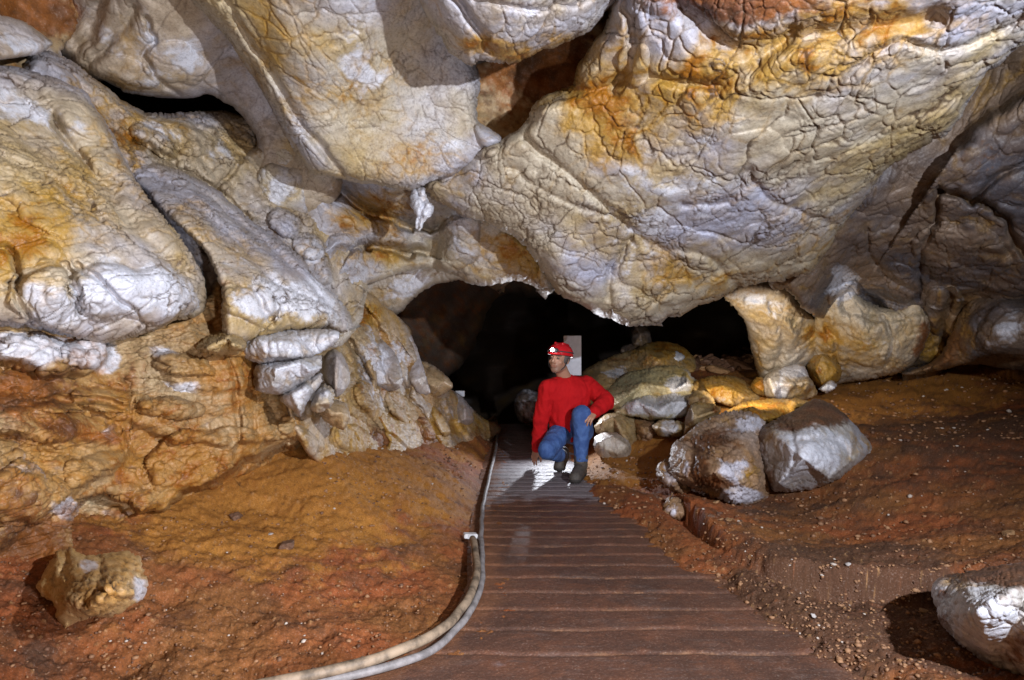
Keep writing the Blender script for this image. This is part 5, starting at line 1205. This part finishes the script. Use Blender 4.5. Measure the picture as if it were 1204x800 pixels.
def make_person():
    hb = 0.006
    B = Field(LO, HI, hb)
    head(B)
    B.cap(neck - np.array([0, 0, 0.01]), headc + hz * -0.05 - hy * 0.012, 0.064, 0.060, 0.02)
    B.cap(neck, chest, 0.05, 0.08, 0.03); B.cap(chest, belly, 0.085, 0.08, 0.03); B.cap(belly, pelvis, 0.08, 0.09, 0.03)
    B.cap(sR, sL, 0.055, 0.055, 0.05)
    for (a, b, c) in ((sR, eR, wR), (sL, eL, wL)):
        B.cap(a, b, 0.050, 0.038, 0.03); B.cap(b, c, 0.038, 0.026, 0.02)
    for (h, k_, a) in ((hR, kR, aR), (hL, kL, aL)):
        B.cap(h, k_, 0.068, 0.048, 0.03); B.cap(k_, a, 0.052, 0.036, 0.02)
    B.cap(aL, aL + np.array([-0.02, -0.07, -0.05]), 0.036, 0.026, 0.02); B.cap(aR, aR + np.array([-0.015, -0.02, -0.05]), 0.034, 0.025, 0.02)
    # right hand: fingertips planted on the path
    tip = np.array([pp(625, 550, 6.77)[0], 6.68, 0.02]); fw = unit(tip - wR)
    hand(B, wR, fw, (0.75, 0.5, 0.1), 1, [(0.0, 0.15, 0.15), (-0.05, 0.15, 0.15), (0.0, 0.15, 0.2), (0.0, 0.2, 0.2)], spread=1.8)
    # left hand resting over the knee
    hand(B, wL, (-0.45, -0.50, -0.32), (-0.28, 0.30, -0.92), -1, [(0.55, 0.45, 0.3), (0.6, 0.5, 0.3), (0.6, 0.5, 0.35), (0.6, 0.5, 0.4)], spread=0.9)
    V, Fq = B.mesh()
    H = (V - headc) @ F_.T
    lip = np.exp(-((H[:, 2] + 0.065) / 0.008) ** 2) * (np.abs(H[:, 0]) < 0.024) * (H[:, 1] > 0.075)
    eye = ((np.abs(np.abs(H[:, 0]) - 0.029) < 0.011) & (np.abs(H[:, 2] - 0.003) < 0.0055) & (H[:, 1] > 0.068)) * 1.0
    brow = ((np.abs(np.abs(H[:, 0]) - 0.029) < 0.020) & (np.abs(H[:, 2] - 0.025) < 0.006) & (H[:, 1] > 0.06)) * 1.0
    stub = np.clip((-H[:, 2] - 0.045) / 0.03, 0, 1) * (H[:, 1] > 0.0) * (H[:, 2] > -0.13) * (1 - np.clip(lip, 0, 1))
    N = NT('skin', disp=False)
    tc = N.n('ShaderNodeTexCoord'); nz = N.noise(tc.outputs['Object'], 30, 4)
    c = N.mix(nz.outputs['Fac'], (0.50, 0.27, 0.18), (0.38, 0.19, 0.12))
    c = N.mix(N.math('MULTIPLY', N.attr('stubble'), 0.45), c, (0.16, 0.11, 0.09))
    c = N.mix(N.math('MULTIPLY', N.attr('lip'), 0.6), c, (0.30, 0.09, 0.07))
    c = N.mix(N.attr('brow'), c, (0.08, 0.06, 0.05)); c = N.mix(N.attr('eye'), c, (0.05, 0.04, 0.035))
    N.l(c, N.b.inputs['Base Color']); N.b.inputs['Roughness'].default_value = 0.5
    N.b.inputs['Subsurface Weight'].default_value = 0.1; N.b.inputs['Subsurface Scale'].default_value = 0.01
    base = (float(pelvis[0]), float(pelvis[1]), 0.0)
    me = make_mesh('person', V, Fq, N.m, {'lip': lip, 'eye': eye, 'brow': brow, 'stubble': stub}, origin=base)
    tag(me, 'man in red jumper, blue jeans and red helmet crouching on one knee on the path', 'person')
    sub = lambda nm, V, Fq, m: make_mesh(nm, V - np.array(base), Fq, m, parent=me)
    def cloth(V, Fq, amp, f, seed, st=(1, 1, 0.5)):
        # folds as displacement of the finished surface
        a, b, c = V[Fq[:, 0]], V[Fq[:, 1]], V[Fq[:, 2]]
        fn = np.cross(b - a, c - a); n = np.zeros_like(V)
        for k in range(4): np.add.at(n, Fq[:, k], fn)
        n /= np.maximum(np.linalg.norm(n, axis=1), 1e-9)[:, None]
        w = fbm(V * f * np.array(st), 3, seed); w2 = 1 - 2 * np.abs(w)
        return V + n * (amp * w2)[:, None]
    # jumper
    S = Field((0.05, 5.9, 0.1), (1.08, 6.9, 1.2), 0.006)
    S.cap(neck - np.array([0, 0, 0.035]), neck + (headc - neck) * 0.12 - np.array([0, 0, 0.015]), 0.085, 0.068, 0.02)
    S.cap(chest + np.array([-0.078, 0, 0.03]), belly + np.array([-0.055, 0, 0]), 0.140, 0.122, 0.05)
    S.cap(chest + np.array([0.065, 0.02, 0.03]), belly + np.array([0.04, 0.01, 0]), 0.135, 0.118, 0.05)
    S.cap(belly + np.array([-0.045, 0, 0]), pelvis + np.array([-0.045, -0.01, 0.045]), 0.118, 0.130, 0.05); S.cap(belly + np.array([0.03, 0, 0]), pelvis + np.array([0.01, -0.01, 0.045]), 0.120, 0.130, 0.05)
    S.cap(belly + np.array([-0.105, 0, 0.02]), pelvis + np.array([-0.115, -0.02, 0.05]), 0.080, 0.090, 0.03)
    S.cap(sR + np.array([0.03, 0, 0]), sL - np.array([0.03, 0, 0]), 0.068, 0.068, 0.06)
    for (a, b, c) in ((sR, eR, wR), (sL, eL, wL)):
        S.cap(a, b, 0.072, 0.064, 0.035); S.cap(b, c + (b - c) * 0.03, 0.064, 0.043, 0.02)
    sl, g = S.win(neck - 0.13, neck + 0.15)
    dn = np.linalg.norm(g - (neck + np.array([-0.012, -0.03, 0.05])), axis=-1) - 0.070
    S.f[sl] = np.maximum(S.f[sl], -dn)
    V, Fq = S.mesh(); V = cloth(V, Fq, 0.019, 6, 5, (1.3, 1, 0.6))
    NJ = NT('red_knit', disp=False); tcj = NJ.n('ShaderNodeTexCoord'); nj = NJ.noise(tcj.outputs['Object'], 220, 3); nj2 = NJ.noise(tcj.outputs['Object'], 9, 4)
    NJ.l(NJ.mix(nj2.outputs['Fac'], (0.62, 0.010, 0.012), (0.42, 0.006, 0.010)), NJ.b.inputs['Base Color']); NJ.b.inputs['Roughness'].default_value = 0.85
    NJ.b.inputs['Specular IOR Level'].default_value = 0.2
    bn = NJ.n('ShaderNodeBump'); bn.inputs['Distance'].default_value = 0.004; bn.inputs['Strength'].default_value = 0.5; NJ.l(nj.outputs['Fac'], bn.inputs['Height']); NJ.l(bn.outputs[0], NJ.b.inputs['Normal'])
    sub('jumper', V, Fq, NJ.m)
    # jeans
    J = Field((0.2, 5.85, -0.02), (1.0, 6.95, 0.75), 0.006)
    J.cap(pelvis + np.array([-0.04, 0, 0.03]), pelvis + np.array([0.04, 0.03, -0.0]), 0.128, 0.13, 0.04)
    for (h, k_, a) in ((hR, kR, aR), (hL, kL, aL)):
        J.cap(h, k_, 0.112, 0.076, 0.04); J.cap(k_, a + (k_ - a) * 0.10, 0.077, 0.056, 0.02)
    V, Fq = J.mesh(); V = cloth(V, Fq, 0.010, 8, 9, (1, 1, 0.7))
    NJ = NT('denim', disp=False); tcj = NJ.n('ShaderNodeTexCoord'); nj = NJ.noise(tcj.outputs['Object'], 160, 3); nj2 = NJ.noise(tcj.outputs['Object'], 13, 5, 0.65)
    NJ.l(NJ.mix(NJ.ramp(nj2.outputs['Fac'], 0.4, 0.62), (0.035, 0.085, 0.26), (0.065, 0.14, 0.36)), NJ.b.inputs['Base Color']); NJ.b.inputs['Roughness'].default_value = 0.8
    bn = NJ.n('ShaderNodeBump'); bn.inputs['Distance'].default_value = 0.004; bn.inputs['Strength'].default_value = 0.5; NJ.l(nj.outputs['Fac'], bn.inputs['Height']); NJ.l(bn.outputs[0], NJ.b.inputs['Normal'])
    sub('jeans', V, Fq, NJ.m)
    # boots
    M_boot = plain('boot_leather', (0.085, 0.072, 0.062), 0.7, bump=0.004, bscale=40, var=0.5)
    M_sole = plain('boot_sole', (0.03, 0.026, 0.024), 0.8)
    M_lace = plain('boot_lace', (0.16, 0.13, 0.11), 0.8)
    def boot(ank, heel, toe, up):
        Bt = Field(np.minimum(np.minimum(ank, heel), toe) - 0.14, np.maximum(np.maximum(ank, heel), toe) + 0.16, 0.005)
        shin = unit(up)
        Bt.cap(ank + shin * 0.060, ank, 0.066, 0.058, 0.02); Bt.cap(ank, heel + np.array([0, 0, 0.045]), 0.052, 0.046, 0.02)
        Bt.cap(ank - shin * 0.03, toe + np.array([0, 0, 0.043]), 0.056, 0.050, 0.02)
        Bt.cap(heel + np.array([0, 0, 0.04]), toe + np.array([0, 0, 0.038]), 0.048, 0.050, 0.02)
        V, Fq = Bt.mesh()
        b = sub('boot', V, Fq, M_boot)
        So = Field(np.minimum(heel, toe) - 0.09, np.maximum(heel, toe) + 0.09, 0.005)
        So.cap(heel + np.array([0, 0, 0.03]), toe + np.array([0, 0, 0.03]), 0.053, 0.058, 0.01)
        sl, g = So.win(np.minimum(heel, toe) - 0.09, np.maximum(heel, toe) + 0.09)
        t = np.clip(((g - heel) @ (toe - heel)) / ((toe - heel) @ (toe - heel)), 0, 1)
        zz = g[..., 2] - (heel[2] + (toe[2] - heel[2]) * t)
        So.f[sl] = np.maximum(So.f[sl], np.maximum(zz - 0.026, -zz + 0.0))
        V, Fq = So.mesh(); o = make_mesh('sole', V - np.array(base), Fq, M_sole, parent=b)
        fw = unit(toe - ank); sd_ = unit(np.cross(fw, shin)); Vs, Fs = [], []
        for i in range(5):
            c = ank + shin * (0.045 - 0.028 * i) + unit(toe - heel) * (0.056 + 0.012 * i)
            pts = [c - sd_ * 0.034 - fw * 0.01, c + fw * 0.004, c + sd_ * 0.034 - fw * 0.01]
            tb = tube([tuple(x - np.array(base)) for x in pts], 0.0045, 'lace', M_lace, seg=6, per=4, parent=b)
    boot(aL, np.array([aL[0] + 0.012, aL[1] + 0.075, 0.032]), np.array([pp(676, 562, 5.95)[0], 5.93, 0.032]), kL - aL)
    boot(aR, np.array([aR[0] + 0.02, aR[1] + 0.08, 0.14]), np.array([aR[0] - 0.03, aR[1] - 0.05, 0.030]), kR - aR)
    # helmet
    He = Field(headc - 0.18, headc + 0.2, 0.004)
    c = headc + hz * 0.045 - hy * 0.012
    He.ell(c, (0.104, 0.126, 0.098), F_, 0.01)
    sl, g = He.win(headc - 0.18, headc + 0.2); q = (g - c) @ F_.T
    inner = np.linalg.norm(q / np.array([0.094, 0.116, 0.088]), axis=-1) - 1
    He.f[sl] = np.maximum(He.f[sl], -inner * 0.09)
    He.f[sl] = np.maximum(He.f[sl], -(q[..., 2] + 0.012 + 0.10 * np.clip(-q[..., 1], 0, 0.2)))
    He.cap(c + hy * 0.118 - hx * 0.05 - hz * 0.005, c + hy * 0.118 + hx * 0.05 - hz * 0.005, 0.007, 0.007, 0.012)
    for a in (-0.035, 0.035):
        He.cap(c + hx * a + hz * 0.089 + hy * 0.05, c + hx * a + hz * 0.083 - hy * 0.06, 0.010, 0.010, 0.006)
    V, Fq = He.mesh()
    M_hel = plain('helmet_plastic', (0.62, 0.012, 0.020), 0.30, var=0.15, bscale=25)
    he = sub('helmet', V, Fq, M_hel)
    M_strap = plain('strap_webbing', (0.05, 0.05, 0.055), 0.8)
    for sx in (-1, 1):
        tube([tuple(headc + hx * sx * 0.092 + hz * 0.02 + hy * 0.01 - np.array(base)), tuple(headc + hx * sx * 0.075 - hz * 0.06 + hy * 0.03 - np.array(base)), tuple(headc + hx * sx * 0.01 - hz * 0.118 + hy * 0.045 - np.array(base))], 0.005, 'chin_strap', M_strap if sx > 0 else M_strap, seg=6, per=6, parent=he)
    L_ = Field(c + hy * 0.13 - 0.08, c + hy * 0.13 + 0.08, 0.004)
    lc = c + hy * 0.128 + hz * 0.022
    L_.cap(lc - hx * 0.022, lc + hx * 0.022, 0.021, 0.021, 0.01); L_.cap(lc, lc + hy * 0.016, 0.019, 0.019, 0.006)
    V, Fq = L_.mesh(); sub_ = make_mesh('headlamp', V - np.array(base), Fq, plain('headlamp_case', (0.06, 0.06, 0.06), 0.4), parent=he)
    M_em = bpy.data.materials.new('lit_lens'); M_em.use_nodes = True; bs = M_em.node_tree.nodes['Principled BSDF']
    bs.inputs['Emission Color'].default_value = (0.9, 0.95, 1, 1); bs.inputs['Emission Strength'].default_value = 60
    Le = Field(lc + hy * 0.03 - 0.04, lc + hy * 0.03 + 0.04, 0.003); Le.ell(lc + hy * 0.032, (0.015, 0.008, 0.015), F_, 0.004); V, Fq = Le.mesh()
    make_mesh('lens', V - np.array(base), Fq, M_em, parent=he)
    # strap of the headlamp round the shell
    ring = [tuple(c + hx * 0.106 * math.cos(a) + hy * 0.128 * math.sin(a) + hz * (0.018) - np.array(base)) for a in np.linspace(0, 2 * math.pi, 28)]
    tube(ring, 0.006, 'headlamp_band', M_strap, seg=6, per=2, parent=he)
    # hair: short grey fringe under the helmet
    Ha = Field(headc - 0.16, headc + 0.16, 0.004)
    Ha.ell(headc + hz * 0.022 - hy * 0.018, (0.083, 0.099, 0.088), F_, 0.01)
    sl, g = Ha.win(headc - 0.16, headc + 0.16); q = (g - headc) @ F_.T
    Ha.f[sl] = np.maximum(Ha.f[sl], np.maximum(q[..., 1] - 0.035, -(q[..., 2] + 0.035)))
    V, Fq = Ha.mesh(); V = V + 0.003 * np.c_[noise3(V * 120, 1), noise3(V * 120, 2), noise3(V * 120, 3)]
    sub('hair', V, Fq, plain('grey_hair', (0.16, 0.14, 0.13), 0.7, bump=0.003, bscale=160, var=0.6))
    # wrist watch
    d = unit(wL - eL); s1 = unit(np.cross(d, (0, 0, 1))); s2 = np.cross(s1, d); wc = wL - d * 0.002
    ring = [tuple(wc + 0.032 * (s1 * math.cos(a) + s2 * math.sin(a)) - np.array(base)) for a in np.linspace(0, 2 * math.pi, 20)]
    wt = tube(ring, 0.008, 'watch', plain('watch_rubber', (0.02, 0.02, 0.022), 0.5), seg=6, per=2, parent=me)
    face = Field(wc - 0.06, wc + 0.06, 0.003); face.ell(wc - s1 * 0.02 * 0 + s2 * 0.036, (0.019, 0.019, 0.008), np.array([d, s1, s2]), 0.004); V, Fq = face.mesh()
    make_mesh('watch_face', V - np.array(base), Fq, plain('watch_steel', (0.35, 0.35, 0.35), 0.3, metal=0.6), parent=wt)
    return me
make_person()
